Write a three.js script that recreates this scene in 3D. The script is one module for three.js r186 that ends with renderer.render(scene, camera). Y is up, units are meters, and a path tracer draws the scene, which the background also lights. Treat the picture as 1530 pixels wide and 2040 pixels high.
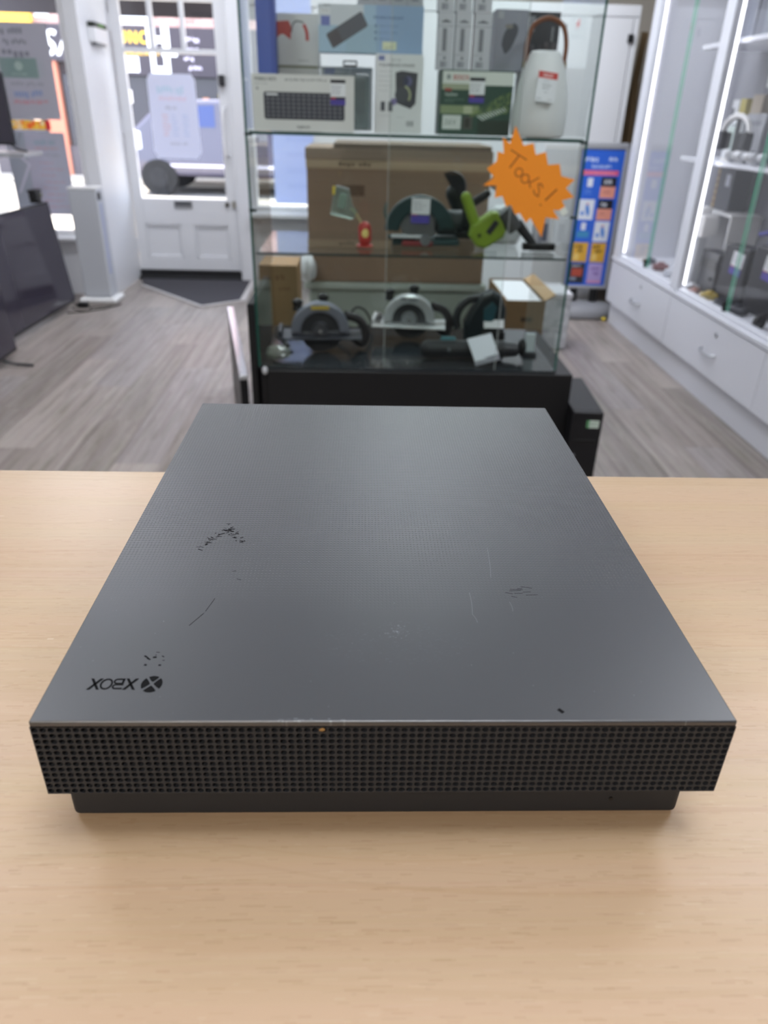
import * as THREE from 'three';
import { RoundedBoxGeometry } from 'three/addons/geometries/RoundedBoxGeometry.js';
import { mergeGeometries } from 'three/addons/utils/BufferGeometryUtils.js';
import { RectAreaLightUniformsLib } from 'three/addons/lights/RectAreaLightUniformsLib.js';

// ---------- camera, sky, sun, lamps, exposure ----------
const scene = new THREE.Scene();
const camera = new THREE.PerspectiveCamera(70.17, 1530 / 2040, 0.02, 80);
camera.position.set(-0.0107, 1.2404, 0.1813);
camera.rotation.order = 'YXZ';
camera.rotation.set(-0.5023, -0.0391, 0.0278);
camera.focus = 0.36;
camera.userData.fStop = 10.5;
const renderer = new THREE.WebGLRenderer({ antialias: true });
renderer.toneMapping = THREE.LinearToneMapping;
renderer.toneMappingExposure = 2.25;
renderer.shadowMap.enabled = true;
scene.background = new THREE.Color().setRGB(2.0, 2.25, 2.7);
const sun = new THREE.DirectionalLight(0xfff4e4, 14);
sun.position.set(-9, 17, -15); sun.target.position.set(-1, 0, -12);
sun.castShadow = true; sun.shadow.radius = 1;
Object.assign(sun.shadow.camera, { left: -14, right: 14, top: 14, bottom: -14, near: 1, far: 50 });
sun.shadow.mapSize.set(2048, 2048);
scene.add(sun, sun.target);
RectAreaLightUniformsLib.init();
const PANEL_POWER = 6.5;                                            // ceiling light panels, built with the ceiling
const PANEL_SPOTS = [                                               // x, z, share of the power, place
  [0.15, 0.05, 0.78, 'over the counter'], [-0.6, 1.4, 1.6, 'behind the counter'], [1.4, -1.25, 0.75, 'nearest the right wall cabinet'], [-1.4, -1.25, 0.7, 'left of the aisle nearest the counter'],
  [-1.4, -3.3, 1.2, 'above the flat televisions'], [-0.9, -5.1, 0.75, 'nearest the shop door'], [0.25, -3.6, 1.3, 'behind the display case'], [1.0, -4.4, 1.0, 'in front of the white cupboards']];
const STRIP_POWER = 1.5;                                              // LED strips inside the wall cabinets

// ---------- helpers ----------
let seed = 20240607;
const rnd = () => { seed = (seed + 0x6d2b79f5) | 0; let t = Math.imul(seed ^ (seed >>> 15), 1 | seed); t = (t + Math.imul(t ^ (t >>> 7), 61 | t)) ^ t; return ((t ^ (t >>> 14)) >>> 0) / 4294967296; };
const rr = (a, b) => a + (b - a) * rnd();
const taken = {};
function numbered(n) { const k = taken[n] = (taken[n] ?? -1) + 1; return k ? n + '_' + String(k).padStart(3, '0') : n; }
function mat(color, roughness = 0.6, o = {}) {
  const phys = ['transmission', 'clearcoat', 'sheen', 'ior'].some((k) => k in o);
  return new (phys ? THREE.MeshPhysicalMaterial : THREE.MeshStandardMaterial)({ color, roughness, ...o });
}
function tag(o, label, category, group, kind) {
  if (label) o.userData.label = label;
  if (category) o.userData.category = category;
  if (group) o.userData.group = group;
  if (kind) o.userData.kind = kind;
  return o;
}
function thing(name, label, category, [x, y, z] = [0, 0, 0], turn = 0, group) {
  const o = new THREE.Group(); o.name = numbered(name); o.position.set(x, y, z); o.rotation.y = turn;
  scene.add(o); return tag(o, label, category, group);
}
function mesh(name, geo, m, parent) {
  const o = new THREE.Mesh(geo, m); o.name = parent ? name : numbered(name); o.castShadow = o.receiveShadow = true;
  (parent ?? scene).add(o); return o;
}
const part = (parent, name, geo, m) => mesh(name, geo, m, parent);
function struct(name, geo, m) { const o = geo ? mesh(name, geo, m) : new THREE.Group(); if (!geo) { o.name = numbered(name); scene.add(o); } o.userData.kind = 'structure'; return o; }
function tf(g, p = [0, 0, 0], r = [0, 0, 0], s = [1, 1, 1]) {
  const m = new THREE.Matrix4().compose(new THREE.Vector3(...p), new THREE.Quaternion().setFromEuler(new THREE.Euler(...r)), new THREE.Vector3(...s));
  return g.applyMatrix4(m);
}
function mg(...gs) {
  return mergeGeometries(gs.map((g) => { const n = g.index ? g.toNonIndexed() : g; for (const k of Object.keys(n.attributes)) if (!['position', 'normal', 'uv'].includes(k)) n.deleteAttribute(k); n.clearGroups(); return n; }));
}
const bx = (w, h, d, x = 0, y = 0, z = 0, r = [0, 0, 0]) => tf(new THREE.BoxGeometry(w, h, d), [x, y, z], r);
const rb = (w, h, d, x = 0, y = 0, z = 0, rad = 0.004, r = [0, 0, 0], seg = 2) => tf(new RoundedBoxGeometry(w, h, d, seg, Math.min(rad, w / 2.01, h / 2.01, d / 2.01)), [x, y, z], r);
const bmm = (x0, x1, y0, y1, z0, z1) => bx(x1 - x0, y1 - y0, z1 - z0, (x0 + x1) / 2, (y0 + y1) / 2, (z0 + z1) / 2);
const rmm = (x0, x1, y0, y1, z0, z1, rad = 0.003) => rb(x1 - x0, y1 - y0, z1 - z0, (x0 + x1) / 2, (y0 + y1) / 2, (z0 + z1) / 2, rad);
const cyl = (r0, r1, h, x = 0, y = 0, z = 0, r = [0, 0, 0], n = 24) => tf(new THREE.CylinderGeometry(r0, r1, h, n), [x, y, z], r);
const sph = (r, x = 0, y = 0, z = 0, s = [1, 1, 1]) => tf(new THREE.SphereGeometry(r, 20, 14), [x, y, z], [0, 0, 0], s);
const lathe = (pts, n = 36) => new THREE.LatheGeometry(pts.map(([r, y]) => new THREE.Vector2(r, y)), n);
const shape = (pts) => new THREE.Shape(pts.map(([x, y]) => new THREE.Vector2(x, y)));
function ex(pts, depth, bevel = 0, holes = []) {
  const s = Array.isArray(pts) ? shape(pts) : pts; for (const h of holes) s.holes.push(h);
  const g = new THREE.ExtrudeGeometry(s, { depth: depth - 2 * bevel, bevelEnabled: bevel > 0, bevelSize: bevel, bevelThickness: bevel, bevelSegments: 2, bevelOffset: -bevel, curveSegments: 20 });
  return g.translate(0, 0, -depth / 2 + bevel);
}
const tube = (pts, r, n = 48, closed = false) => new THREE.TubeGeometry(new THREE.CatmullRomCurve3(pts.map((p) => new THREE.Vector3(...p)), closed), n, r, 8, closed);
function canvas(w, h, draw, srgb = true) {
  const c = document.createElement('canvas'); c.width = w; c.height = h;
  const x = c.getContext('2d'); draw(x, w, h);
  const t = new THREE.CanvasTexture(c); if (srgb) t.colorSpace = THREE.SRGBColorSpace; t.magFilter = THREE.LinearFilter; t.anisotropy = 8; return t;
}
const fill = (x, c, a, b, w, h) => { x.fillStyle = c; x.fillRect(a, b, w, h); };
function words(x, c, a, b, w, h, n = 5) {                           // unreadable print: a row of small strokes
  x.fillStyle = c; let p = a; const u = w / (n * 5.2);
  for (let i = 0; i < n; i++) { const k = 2 + Math.floor(rnd() * 5); for (let j = 0; j < k && p < a + w - u; j++) { x.fillRect(p, b + (rnd() < 0.3 ? 0 : h * 0.25), u * 0.7, rnd() < 0.3 ? h : h * 0.75); p += u; } p += u * 0.8; }
}
function txt(x, s, a, b, size, c, font = 'bold', sx = 1, align = 'left') {
  x.save(); x.translate(a, b); x.scale(sx, 1); x.font = font + ' ' + size + 'px sans-serif'; x.fillStyle = c; x.textAlign = align; x.textBaseline = 'middle'; x.fillText(s, 0, 0); x.restore();
}
function bars(x, a, b, w, h, c = '#333') { x.fillStyle = c; let p = a; while (p < a + w) { const k = rr(1, 4); x.fillRect(p, b, k, h); p += k + rr(1, 4); } }
function sheet(x0, x1, y0, y1, z0, z1) {                            // a glass sheet: its single refracting layer lies in the middle of its thickness
  const w = [x1 - x0, y1 - y0, z1 - z0], c = [(x0 + x1) / 2, (y0 + y1) / 2, (z0 + z1) / 2], k = w.indexOf(Math.min(...w));
  return k === 2 ? tf(new THREE.PlaneGeometry(w[0], w[1]), c) : k === 0 ? tf(new THREE.PlaneGeometry(w[2], w[1]), c, [0, Math.PI / 2, 0]) : tf(new THREE.PlaneGeometry(w[0], w[2]), c, [-Math.PI / 2, 0, 0]);
}
const printed = (tex, rough = 0.45) => new THREE.MeshStandardMaterial({ map: tex, roughness: rough });
// A box whose front carries a print; base at the middle of its bottom front edge line z = front.
function carton(name, label, cat, [x0, x1], [y0, y1], front, depth, side, tex, turn = 0, group) {
  const w = x1 - x0, h = y1 - y0, o = thing(name, label, cat, [(x0 + x1) / 2, y0, front - depth / 2], turn, group);
  const s = mat(side, 0.55);
  const f = tex ? printed(tex) : s;
  part(o, 'box_body', tf(new THREE.BoxGeometry(w, h, depth), [0, h / 2, 0]), [s, s, s, s, f, s]);
  return o;
}
function sticker(parent, name, w, h, p, r, m) { return part(parent, name, tf(new THREE.BoxGeometry(w, h, 0.0008), p, r), m); }

// ---------- shared materials ----------
const WHITE = mat('#dedede', 0.5), GLOSSWHITE = mat('#e2e3e6', 0.32), BLACK = mat('#0b0b0d', 0.5), MATTBLACK = mat('#0d0d0f', 0.75), STEEL = mat('#b9bcc0', 0.3, { metalness: 0.9 });
const DARKGREY = mat('#2b2d31', 0.5), GREY = mat('#7d8086', 0.5), LIGHTGREY = mat('#b4b7bb', 0.5), BRASS = mat('#8c7a4c', 0.35, { metalness: 0.8 }), RUBBER = mat('#18181a', 0.8), PAPER = mat('#e8e9ec', 0.7);
const PURPLE = mat('#4a3f9a', 0.6), RED = mat('#c0302c', 0.5), YELLOW = mat('#e0c63a', 0.5);
const PANE = mat('#ffffff', 0.02, { transmission: 1, thickness: 0, ior: 1.5 });
const CASEGLASS = mat('#f7fbf9', 0.02, { transmission: 1, thickness: 0, ior: 1.5 });
const GLASSEDGE = mat('#2f6a5c', 0.15, { transmission: 0.35, thickness: 0, ior: 1.5 });
const PALE_EDGE = mat('#6fd2ac', 0.2);

// ---------- wood textures ----------
function beech(x, w, h) {
  fill(x, '#ccae8d', 0, 0, w, h);
  for (let i = 0; i < 200; i++) { const y = rr(0, h), t = rr(4, 60); x.globalAlpha = rr(0.02, 0.06); fill(x, rnd() < 0.5 ? '#dabe9e' : '#b69672', 0, y, w, t); }
  for (let i = 0; i < 120; i++) { x.globalAlpha = rr(0.04, 0.09); x.strokeStyle = rnd() < 0.5 ? '#a5825c' : '#dec5a6'; x.lineWidth = rr(1, 5); const y = rr(0, h), a = rr(2, 18), ph = rr(0, 6); x.beginPath(); for (let k = 0; k <= w; k += 40) x.lineTo(k, y + a * Math.sin(k / w * 6.283 * 2 + ph) + a * 0.4 * Math.sin(k / w * 6.283 * 5 + ph * 2)); x.stroke(); }
  for (let i = 0; i < 30000; i++) { x.globalAlpha = rr(0.04, 0.15); const l = rr(4, 22); fill(x, rnd() < 0.7 ? '#997553' : '#e3cdb0', rr(0, w), rr(0, h), l, rr(0.8, 2)); }
  for (let i = 0; i < 26; i++) { x.globalAlpha = rr(0.15, 0.35); fill(x, '#f3e6d2', rr(0, w), rr(0, h), rr(4, 14), rr(1.5, 3)); }
  x.globalAlpha = 1;
}
const beechMap = canvas(2048, 1536, beech); beechMap.wrapS = beechMap.wrapT = THREE.MirroredRepeatWrapping;
const BEECH = new THREE.MeshPhysicalMaterial({ map: beechMap, color: new THREE.Color().setRGB(0.78, 0.8, 0.84), roughness: 0.36, ior: 1.5 });
function plankTex(tone) {
  return canvas(256, 1024, (x, w, h) => {
    fill(x, tone, 0, 0, w, h);
    for (let i = 0; i < 90; i++) { x.globalAlpha = rr(0.05, 0.16); fill(x, rnd() < 0.5 ? '#5e5650' : '#b5aea8', rr(-20, w), rr(-200, h), rr(6, 34), rr(200, 900)); }
    for (let i = 0; i < 700; i++) { x.globalAlpha = rr(0.05, 0.22); fill(x, rnd() < 0.6 ? '#544c46' : '#c0b9b2', rr(0, w), rr(0, h), rr(1, 2.5), rr(30, 220)); }
    for (let i = 0; i < 16; i++) { const a = rr(10, w - 10), b = rr(0, h); for (let k = 0; k < 5; k++) { x.globalAlpha = 0.05; x.fillStyle = rnd() < 0.7 ? '#3f3731' : '#c8c0b8'; x.beginPath(); x.ellipse(a + rr(-8, 8), b + rr(-30, 30), rr(5, 20), rr(40, 130), rr(-0.05, 0.05), 0, 7); x.fill(); } }
    x.globalAlpha = 1;
  });
}
const PLANKS = ['#968c86', '#8d837d', '#a0968f', '#867d77', '#948c8a'].map((c) => new THREE.MeshStandardMaterial({ map: plankTex(c), roughness: 0.36 }));

// ---------- the setting ----------
const WALLPAINT = mat('#d6d6d8', 0.75), WARMWALL = mat('#b9b3a8', 0.8), CEIL = mat('#e6e6e6', 0.9), FRAMEPAINT = mat('#d9dade', 0.42);
const floor = struct('floor', bmm(-3.0, 2.25, -0.16, -0.012, -6.2, 2.4), mat('#57514c', 0.8));
{
  const pw = 0.182, pl = 1.22, geo = new THREE.BoxGeometry(pw - 0.0012, 0.011, pl - 0.0015);
  for (let i = 0; i < 29; i++) for (let j = -1; j < 7; j++) {
    const x = -2.98 + pw * (i + 0.5), z = -6.2 + pl * (j + 0.5) + ((i * 0.37) % 1) * pl, z0 = Math.max(z - pl / 2, -6.19), z1 = Math.min(z + pl / 2, 2.38);
    if (z1 - z0 < 0.05 || x > 2.2) continue;
    const full = z1 - z0 > pl - 0.001, p = part(floor, 'plank', full ? geo : new THREE.BoxGeometry(pw - 0.0012, 0.011, z1 - z0 - 0.0015), PLANKS[Math.floor(rnd() * 5)]);
    p.position.set(x, -0.0057, (z0 + z1) / 2); if (rnd() < 0.5) p.rotation.y = Math.PI;
  }
}
struct('ceiling', bmm(-3.0, 2.25, 2.6, 2.75, -6.3, 2.4), CEIL);
struct('wall_left', bmm(-3.0, -2.85, -0.012, 2.6, -6.2, 2.4), WALLPAINT);
struct('wall_right', bmm(2.1, 2.25, -0.012, 2.6, -6.2, 2.4), WARMWALL);
struct('wall_back', bmm(-2.85, 2.1, -0.012, 2.6, 2.25, 2.4), mat('#8c8b8a', 0.8));
// front of the shop: window bay on the left at z -5.4, the recessed door at z -6.08, the second window beside it
const front = struct('wall_front');
part(front, 'stall_riser', mg(bmm(-2.85, -1.9, -0.012, 0.4, -5.5, -5.4), rmm(-2.85, -1.9, 0.385, 0.405, -5.5, -5.3)), FRAMEPAINT);
part(front, 'window_head', bmm(-2.85, -1.81, 2.2, 2.6, -5.5, -5.4), FRAMEPAINT);
part(front, 'corner_post', mg(bmm(-1.9, -1.815, -0.012, 2.6, -5.5, -5.392), bmm(-1.95, -1.815, -0.012, 2.6, -6.14, -5.5)), FRAMEPAINT);
part(front, 'door_head', bmm(-1.815, -0.88, 2.06, 2.6, -6.14, -6.02), FRAMEPAINT);
part(front, 'door_post', rmm(-0.985, -0.87, -0.012, 2.6, -6.14, -6.0, 0.008), FRAMEPAINT);
part(front, 'stall_riser', bmm(-0.87, 0.4, -0.012, 0.5, -6.14, -6.04), FRAMEPAINT);
part(front, 'window_board', rmm(-0.87, 0.4, 0.5, 0.525, -6.14, -5.86), GLOSSWHITE);
part(front, 'window_head', bmm(-0.87, 0.4, 2.2, 2.6, -6.14, -6.04), FRAMEPAINT);
part(front, 'pier', bmm(0.4, 2.1, -0.012, 2.6, -6.14, -6.04), WARMWALL);
const win1 = struct('window_1');
part(win1, 'window_frame', mg(rmm(-1.94, -1.9, 0.4, 2.2, -5.49, -5.41), rmm(-2.85, -1.9, 2.15, 2.2, -5.49, -5.41), rmm(-2.85, -1.9, 0.4, 0.44, -5.49, -5.41), rmm(-2.85, -2.81, 0.4, 2.2, -5.49, -5.41)), GLOSSWHITE);
part(win1, 'pane', sheet(-2.81, -1.94, 0.44, 2.15, -5.452, -5.448), PANE);
const win2 = struct('window_2');
part(win2, 'window_frame', mg(rmm(-0.87, -0.83, 0.525, 2.2, -6.13, -6.05), rmm(0.36, 0.4, 0.525, 2.2, -6.13, -6.05), rmm(-0.83, 0.36, 2.15, 2.2, -6.13, -6.05), rmm(-0.83, 0.36, 0.525, 0.56, -6.13, -6.05)), GLOSSWHITE);
part(win2, 'pane', sheet(-0.83, 0.36, 0.56, 2.15, -6.092, -6.088), PANE);
// the door
const door = struct('door_1');
{
  const z0 = -6.1, z1 = -6.056, P = (n, g, m = FRAMEPAINT) => part(door, n, g, m);
  P('stile', rmm(-1.806, -1.735, 0.062, 2.05, z0, z1)); P('stile', rmm(-1.075, -0.992, 0.062, 2.05, z0, z1));
  P('top_rail', rmm(-1.735, -1.075, 1.885, 2.05, z0, z1)); P('lock_rail', rmm(-1.735, -1.075, 0.41, 0.6, z0, z1)); P('bottom_rail', rmm(-1.735, -1.075, 0.062, 0.155, z0, z1));
  P('muntin', rmm(-1.45, -1.345, 0.155, 0.41, z0, z1));
  P('glazing_bar', rmm(-1.735, -1.075, 1.57, 1.6, z0, z1)); P('glazing_bar', rmm(-1.54, -1.508, 1.6, 1.885, z0, z1)); P('glazing_bar', rmm(-1.316, -1.286, 1.6, 1.885, z0, z1));
  for (const [a, b] of [[-1.735, -1.45], [-1.345, -1.075]]) {
    const p = P('door_panel', bmm(a, b, 0.155, 0.41, -6.09, -6.075));
    part(p, 'panel_moulding', mg(rmm(a, b, 0.392, 0.41, -6.076, -6.06, 0.006), rmm(a, b, 0.155, 0.173, -6.076, -6.06, 0.006), rmm(a, a + 0.018, 0.155, 0.41, -6.076, -6.06, 0.006), rmm(b - 0.018, b, 0.155, 0.41, -6.076, -6.06, 0.006)), FRAMEPAINT);
  }
  for (const [a, b, c, d] of [[-1.735, -1.54, 1.6, 1.885], [-1.508, -1.316, 1.6, 1.885], [-1.286, -1.075, 1.6, 1.885], [-1.735, -1.075, 0.6, 1.57]]) P('pane', sheet(a, b, c, d, -6.08, -6.077), PANE);
  const lp = P('letter_plate', rmm(-1.485, -1.345, 0.532, 0.586, -6.056, -6.046), mat('#8b8c8f', 0.4)); part(lp, 'letter_flap', rmm(-1.478, -1.352, 0.556, 0.58, -6.047, -6.041), mat('#4d4e52', 0.35));
  P('lock_cylinder', cyl(0.016, 0.016, 0.02, -1.07, 0.566, -6.048, [Math.PI / 2, 0, 0]), mat('#4b4436', 0.4, { metalness: 0.6 }));
  P('lock_keep', rmm(-1.03, -1.005, 0.54, 0.592, -6.056, -6.04), mat('#8d8a80', 0.4));
  P('night_latch', rmm(-1.065, -1.02, 1.375, 1.445, -6.056, -6.015, 0.006), mat('#26262a', 0.4));
  P('pull_handle', tube([[-1.03, 0.91, -6.056], [-1.04, 0.93, -6.0], [-1.045, 1.08, -5.995], [-1.04, 1.22, -6.0], [-1.03, 1.24, -6.056]], 0.01), GLOSSWHITE);
  for (const y of [0.25, 1.1, 1.75]) P('hinge', cyl(0.008, 0.008, 0.1, -1.808, y, -6.052), FRAMEPAINT);
  P('door_stop', rmm(-1.0, -0.982, 0.02, 2.06, -6.1, -6.04), GLOSSWHITE);
  P('threshold', mg(rmm(-1.81, -0.985, -0.001, 0.06, -6.12, -6.03, 0.006), rmm(-1.81, -0.985, -0.001, 0.02, -6.03, -5.97, 0.006)), RUBBER);
}
const doorMat = thing('entrance_mat', 'dark grey entrance mat with pale metal edging on the floor inside the door', 'mat');
part(doorMat, 'mat_pile', tf(ex([[-1.79, 5.955], [-1.71, 5.72], [-1.135, 5.06], [-0.885, 5.26], [-0.9, 5.955]].map(([x, z]) => [x, z]), 0.008), [0, 0.0045, 0], [-Math.PI / 2, 0, 0]), mat('#3b3a40', 0.95));
{
  const strip = (a, b, w) => { const dx = b[0] - a[0], dz = b[1] - a[1], l = Math.hypot(dx, dz); part(doorMat, 'edge_strip', rb(l, 0.01, w, (a[0] + b[0]) / 2, 0.0055, (a[1] + b[1]) / 2, 0.003, [0, -Math.atan2(dz, dx), 0]), mat('#b9b5b4', 0.35)); };
  strip([-1.72, -5.71], [-1.13, -5.04], 0.03); strip([-1.14, -5.04], [-0.875, -5.25], 0.03); strip([-0.872, -5.24], [-0.885, -5.96], 0.045);
}
// ceiling light panels
for (const [x, z, share, place] of PANEL_SPOTS) {
  const o = thing('ceiling_light', 'square white light panel in the ceiling ' + place, 'ceiling light', [x, 2.6, z], 0, 'square light panels in the shop ceiling');
  part(o, 'light_frame', mg(bx(0.62, 0.012, 0.012, 0, -0.006, 0.304), bx(0.62, 0.012, 0.012, 0, -0.006, -0.304), bx(0.012, 0.012, 0.6, 0.304, -0.006, 0), bx(0.012, 0.012, 0.6, -0.304, -0.006, 0)), WHITE);
  part(o, 'diffuser', bx(0.596, 0.006, 0.596, 0, -0.005, 0), mat('#ffffff', 0.8, { emissive: new THREE.Color(0.96, 0.98, 1), emissiveIntensity: 2.5 }));
  const l = new THREE.RectAreaLight(place === 'behind the counter' ? new THREE.Color(1.0, 0.87, 0.72) : new THREE.Color(0.86, 0.905, 1.0), PANEL_POWER * share, 0.59, 0.59); l.position.set(x, 2.588, z); l.lookAt(x, 0, z); scene.add(l);
}

// ---------- counter ----------
{
  const c = thing('shop_counter', 'pale beech laminate shop counter in the foreground under the games console', 'counter', [0, 0, 0]);
  const g = rmm(-1.3, 1.3, 0.962, 1.0, -0.317, 0.46, 0.0025), p = g.attributes.position, uv = g.attributes.uv;
  for (let i = 0; i < p.count; i++) uv.setXY(i, (p.getX(i) + 0.42) / 0.84, (p.getZ(i) + 0.34) / 0.63);
  part(c, 'worktop', g, BEECH);
  part(c, 'front_panel', bmm(-1.28, 1.28, 0.001, 0.962, -0.27, -0.252), mat('#2c2a29', 0.6));
  for (const x of [-1.27, 1.27]) part(c, 'end_panel', bmm(x - 0.01, x + 0.01, 0.001, 0.962, -0.252, 0.4), BEECH);
}

// ---------- games console ----------
{
  const c = thing('game_console', 'dark grey slab games console with a perforated edge on the beech counter', 'games console', [0, 1.0, 0]);
  const SHELL = '#24272d', D = 0.3017;
  const topMap = canvas(2048, 2048, (x, w, h) => {
    fill(x, SHELL, 0, 0, w, h);
    for (let i = 0; i < 26000; i++) { x.globalAlpha = rr(0.02, 0.07); fill(x, rnd() < 0.5 ? '#6a6d74' : '#1e2024', rr(0, w), rr(0, h), rr(1, 4), rr(1, 4)); }
    x.globalAlpha = 1;
    const n = 146, st = w / n;
    for (let j = 0; j < n * 0.80; j++) for (let i = 0; i < n; i++) {          // printed dots, shrinking towards the plain front edge
      const f = 1 - j / (n * 0.80), r = st * (0.16 + 0.2 * Math.min(1, f * 1.6));
      x.globalAlpha = Math.min(1, f * 3) * 0.9; x.fillStyle = '#1d1f23'; x.beginPath(); x.arc((i + 0.5) * st, (j + 0.5) * st, r, 0, 6.3); x.fill();
      if (f < 0.75) { x.globalAlpha = Math.min(1, f * 3) * 0.4; x.fillStyle = '#7c8088'; x.beginPath(); x.arc((i + 1) * st, (j + 1) * st, st * 0.12, 0, 6.3); x.fill(); }
    }
    // pale scuffs and scratches
    x.strokeStyle = '#9a9ea6';
    for (const [a, b, d, e] of [[1453, 1281, 1435, 1454], [1340, 1534, 1334, 1640], [1334, 1640, 1345, 1677], [1478, 1580, 1480, 1625], [465, 95, 482, 104]]) { x.globalAlpha = 0.45; x.lineWidth = 2.2; x.beginPath(); x.moveTo(a, b); x.quadraticCurveTo((a + d) / 2 + 6, (b + e) / 2, d, e); x.stroke(); }
    for (let i = 0; i < 420; i++) { const t = rr(0, 6.283), q = Math.sqrt(rnd()); x.globalAlpha = rr(0.03, 0.1); fill(x, '#8f959e', 1050 + Math.cos(t) * q * 250, 1760 + Math.sin(t) * q * 90, rr(2, 12), rr(1.5, 5)); }
    for (let i = 0; i < 60; i++) { const t = rr(0, 6.283), q = rnd(); x.globalAlpha = rr(0.08, 0.3); fill(x, '#aab0b8', 1063 + Math.cos(t) * q * 42, 1718 + Math.sin(t) * q * 34, rr(2, 9), rr(2, 6)); }
    for (let i = 0; i < 120; i++) { x.globalAlpha = rr(0.15, 0.5); fill(x, '#b9bdc4', rr(0, w), rr(0, h), rr(1.5, 4), rr(1.5, 4)); }
    for (let i = 0; i < 16; i++) { x.globalAlpha = rr(0.2, 0.5); fill(x, '#a9adb4', rr(700, 900), rr(2036, 2046), rr(4, 18), 3); }
    x.globalAlpha = 1;
  });
  const topBump = canvas(2048, 2048, (x, w, h) => {
    fill(x, '#fff', 0, 0, w, h); const n = 146, st = w / n; x.fillStyle = '#000';
    for (let j = 0; j < n * 0.80; j++) for (let i = 0; i < n; i++) { const f = 1 - j / (n * 0.80); x.globalAlpha = Math.min(1, f * 3); x.beginPath(); x.arc((i + 0.5) * st, (j + 0.5) * st, st * (0.16 + 0.2 * Math.min(1, f * 1.6)), 0, 6.3); x.fill(); }
    x.globalAlpha = 1;
  }, false);
  topMap.anisotropy = topBump.anisotropy = 16;
  const PLASTIC = mat(SHELL, 0.6);
  const TOP = new THREE.MeshPhysicalMaterial({ map: topMap, bumpMap: topBump, bumpScale: 0.0002, roughness: 0.39, ior: 1.95 });
  const g = rmm(-0.12, 0.12, 0.0575, 0.06, -D, 0, 0.0008), p = g.attributes.position, uv = g.attributes.uv;
  for (let i = 0; i < p.count; i++) uv.setXY(i, p.getX(i) / 0.24 + 0.5, -p.getZ(i) / D);
  part(c, 'top_cover', g, TOP);
  const PXM = 0.24 / 2048, PZM = D / 2048, INK = new THREE.MeshPhysicalMaterial({ color: '#0a0a0c', roughness: 0.85, ior: 1.25 });
  const bar = (a, b, d, e, l) => { const x0 = a * PXM - 0.12, z0 = b * PZM - D, x1 = d * PXM - 0.12, z1 = e * PZM - D; return tf(new THREE.BoxGeometry(Math.hypot(x1 - x0, z1 - z0), 0.00012, l), [(x0 + x1) / 2, 0.06001, (z0 + z1) / 2], [0, -Math.atan2(z1 - z0, x1 - x0), 0]); };
  const marks = [];
  for (let i = 0; i < 62; i++) { const right = i < 36, a = right ? rr(372, 462) : rr(285, 385), b = right ? 1165 + (a - 372) * 1.0 + rr(-26, 26) : 1300 - (a - 285) * 1.3 + rr(-26, 26); marks.push(bar(a, b, a + rr(4, 22), b + rr(-8, 10), rr(0.00012, 0.0005))); }
  for (let i = 0; i < 9; i++) { const a = rr(1470, 1560), b = rr(1490, 1556); marks.push(bar(a, b, a + rr(16, 50), b + rr(-3, 8), 0.00012)); }
  for (const [a, b, d, e] of [[421, 1570, 402, 1630], [398, 1640, 362, 1695], [1528, 2008, 1540, 2020], [455, 1430, 470, 1428], [480, 1470, 496, 1476]]) marks.push(bar(a, b, d, e, d > 1500 ? 0.0014 : 0.0002));
  for (let i = 0; i < 10; i++) { const a = rr(245, 325), b = rr(1805, 1855); marks.push(bar(a, b, a + rr(4, 14), b + rr(-2, 6), rr(0.0002, 0.0009))); }
  part(c, 'scuff_marks', mg(...marks), INK).userData.label = 'dark scuff marks on the top';
  {                                                                 // the emblem and lettering, upside down as the console lies
    const flat = (sh, x, z) => tf(new THREE.ExtrudeGeometry(sh, { depth: 0.00014, bevelEnabled: false, curveSegments: 24 }), [x, 0.05998, z], [-Math.PI / 2, 0, Math.PI]);
    const ring = (rx, ry, w) => { const o = new THREE.Shape(); o.absellipse(0, 0, rx, ry, 0, Math.PI * 2); const h = new THREE.Path(); h.absellipse(0, 0, rx - w, ry - w, 0, Math.PI * 2, true); o.holes.push(h); return o; };
    const U = 0.00119, cross = (w, h, t) => [shape([[-w, -h], [-w + t, -h], [w, h], [w - t, h]]), shape([[-w, h], [-w + t, h], [w, -h], [w - t, -h]])];
    const lx = -0.0838, lz = -0.0183, H = 0.0028, T = 0.00082, word = [];
    for (const sx of [0.0074, 0.0199]) for (const sh of cross(0.0022, H, T * 1.3)) word.push(flat(sh, lx - sx, lz));
    word.push(flat(ring(0.0022, H, T * 0.8), lx - 0.0159, lz));
    for (const [b, h] of [[0.0013, 0.0013], [-0.0014, 0.0014]]) { const o = new THREE.Shape(); o.moveTo(-0.0018, b - h); o.lineTo(0.0006, b - h); o.absarc(0.0006, b, h, -Math.PI / 2, Math.PI / 2); o.lineTo(-0.0018, b + h); o.lineTo(-0.0018, b + h - T * 0.75); o.lineTo(0.0006, b + h - T * 0.75); o.absarc(0.0006, b, h - T * 0.75, Math.PI / 2, -Math.PI / 2, true); o.lineTo(-0.0018, b - h + T * 0.75); word.push(flat(o, lx - 0.0117, lz)); }
    word.push(flat(shape([[-0.0018, -0.0028], [-0.0018 + T, -0.0028], [-0.0018 + T, 0], [-0.0018, 0]]), lx - 0.0117, lz));
    part(c, 'lettering', mg(...word), INK);
    const R = 0.0037, lobes = [];
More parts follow.
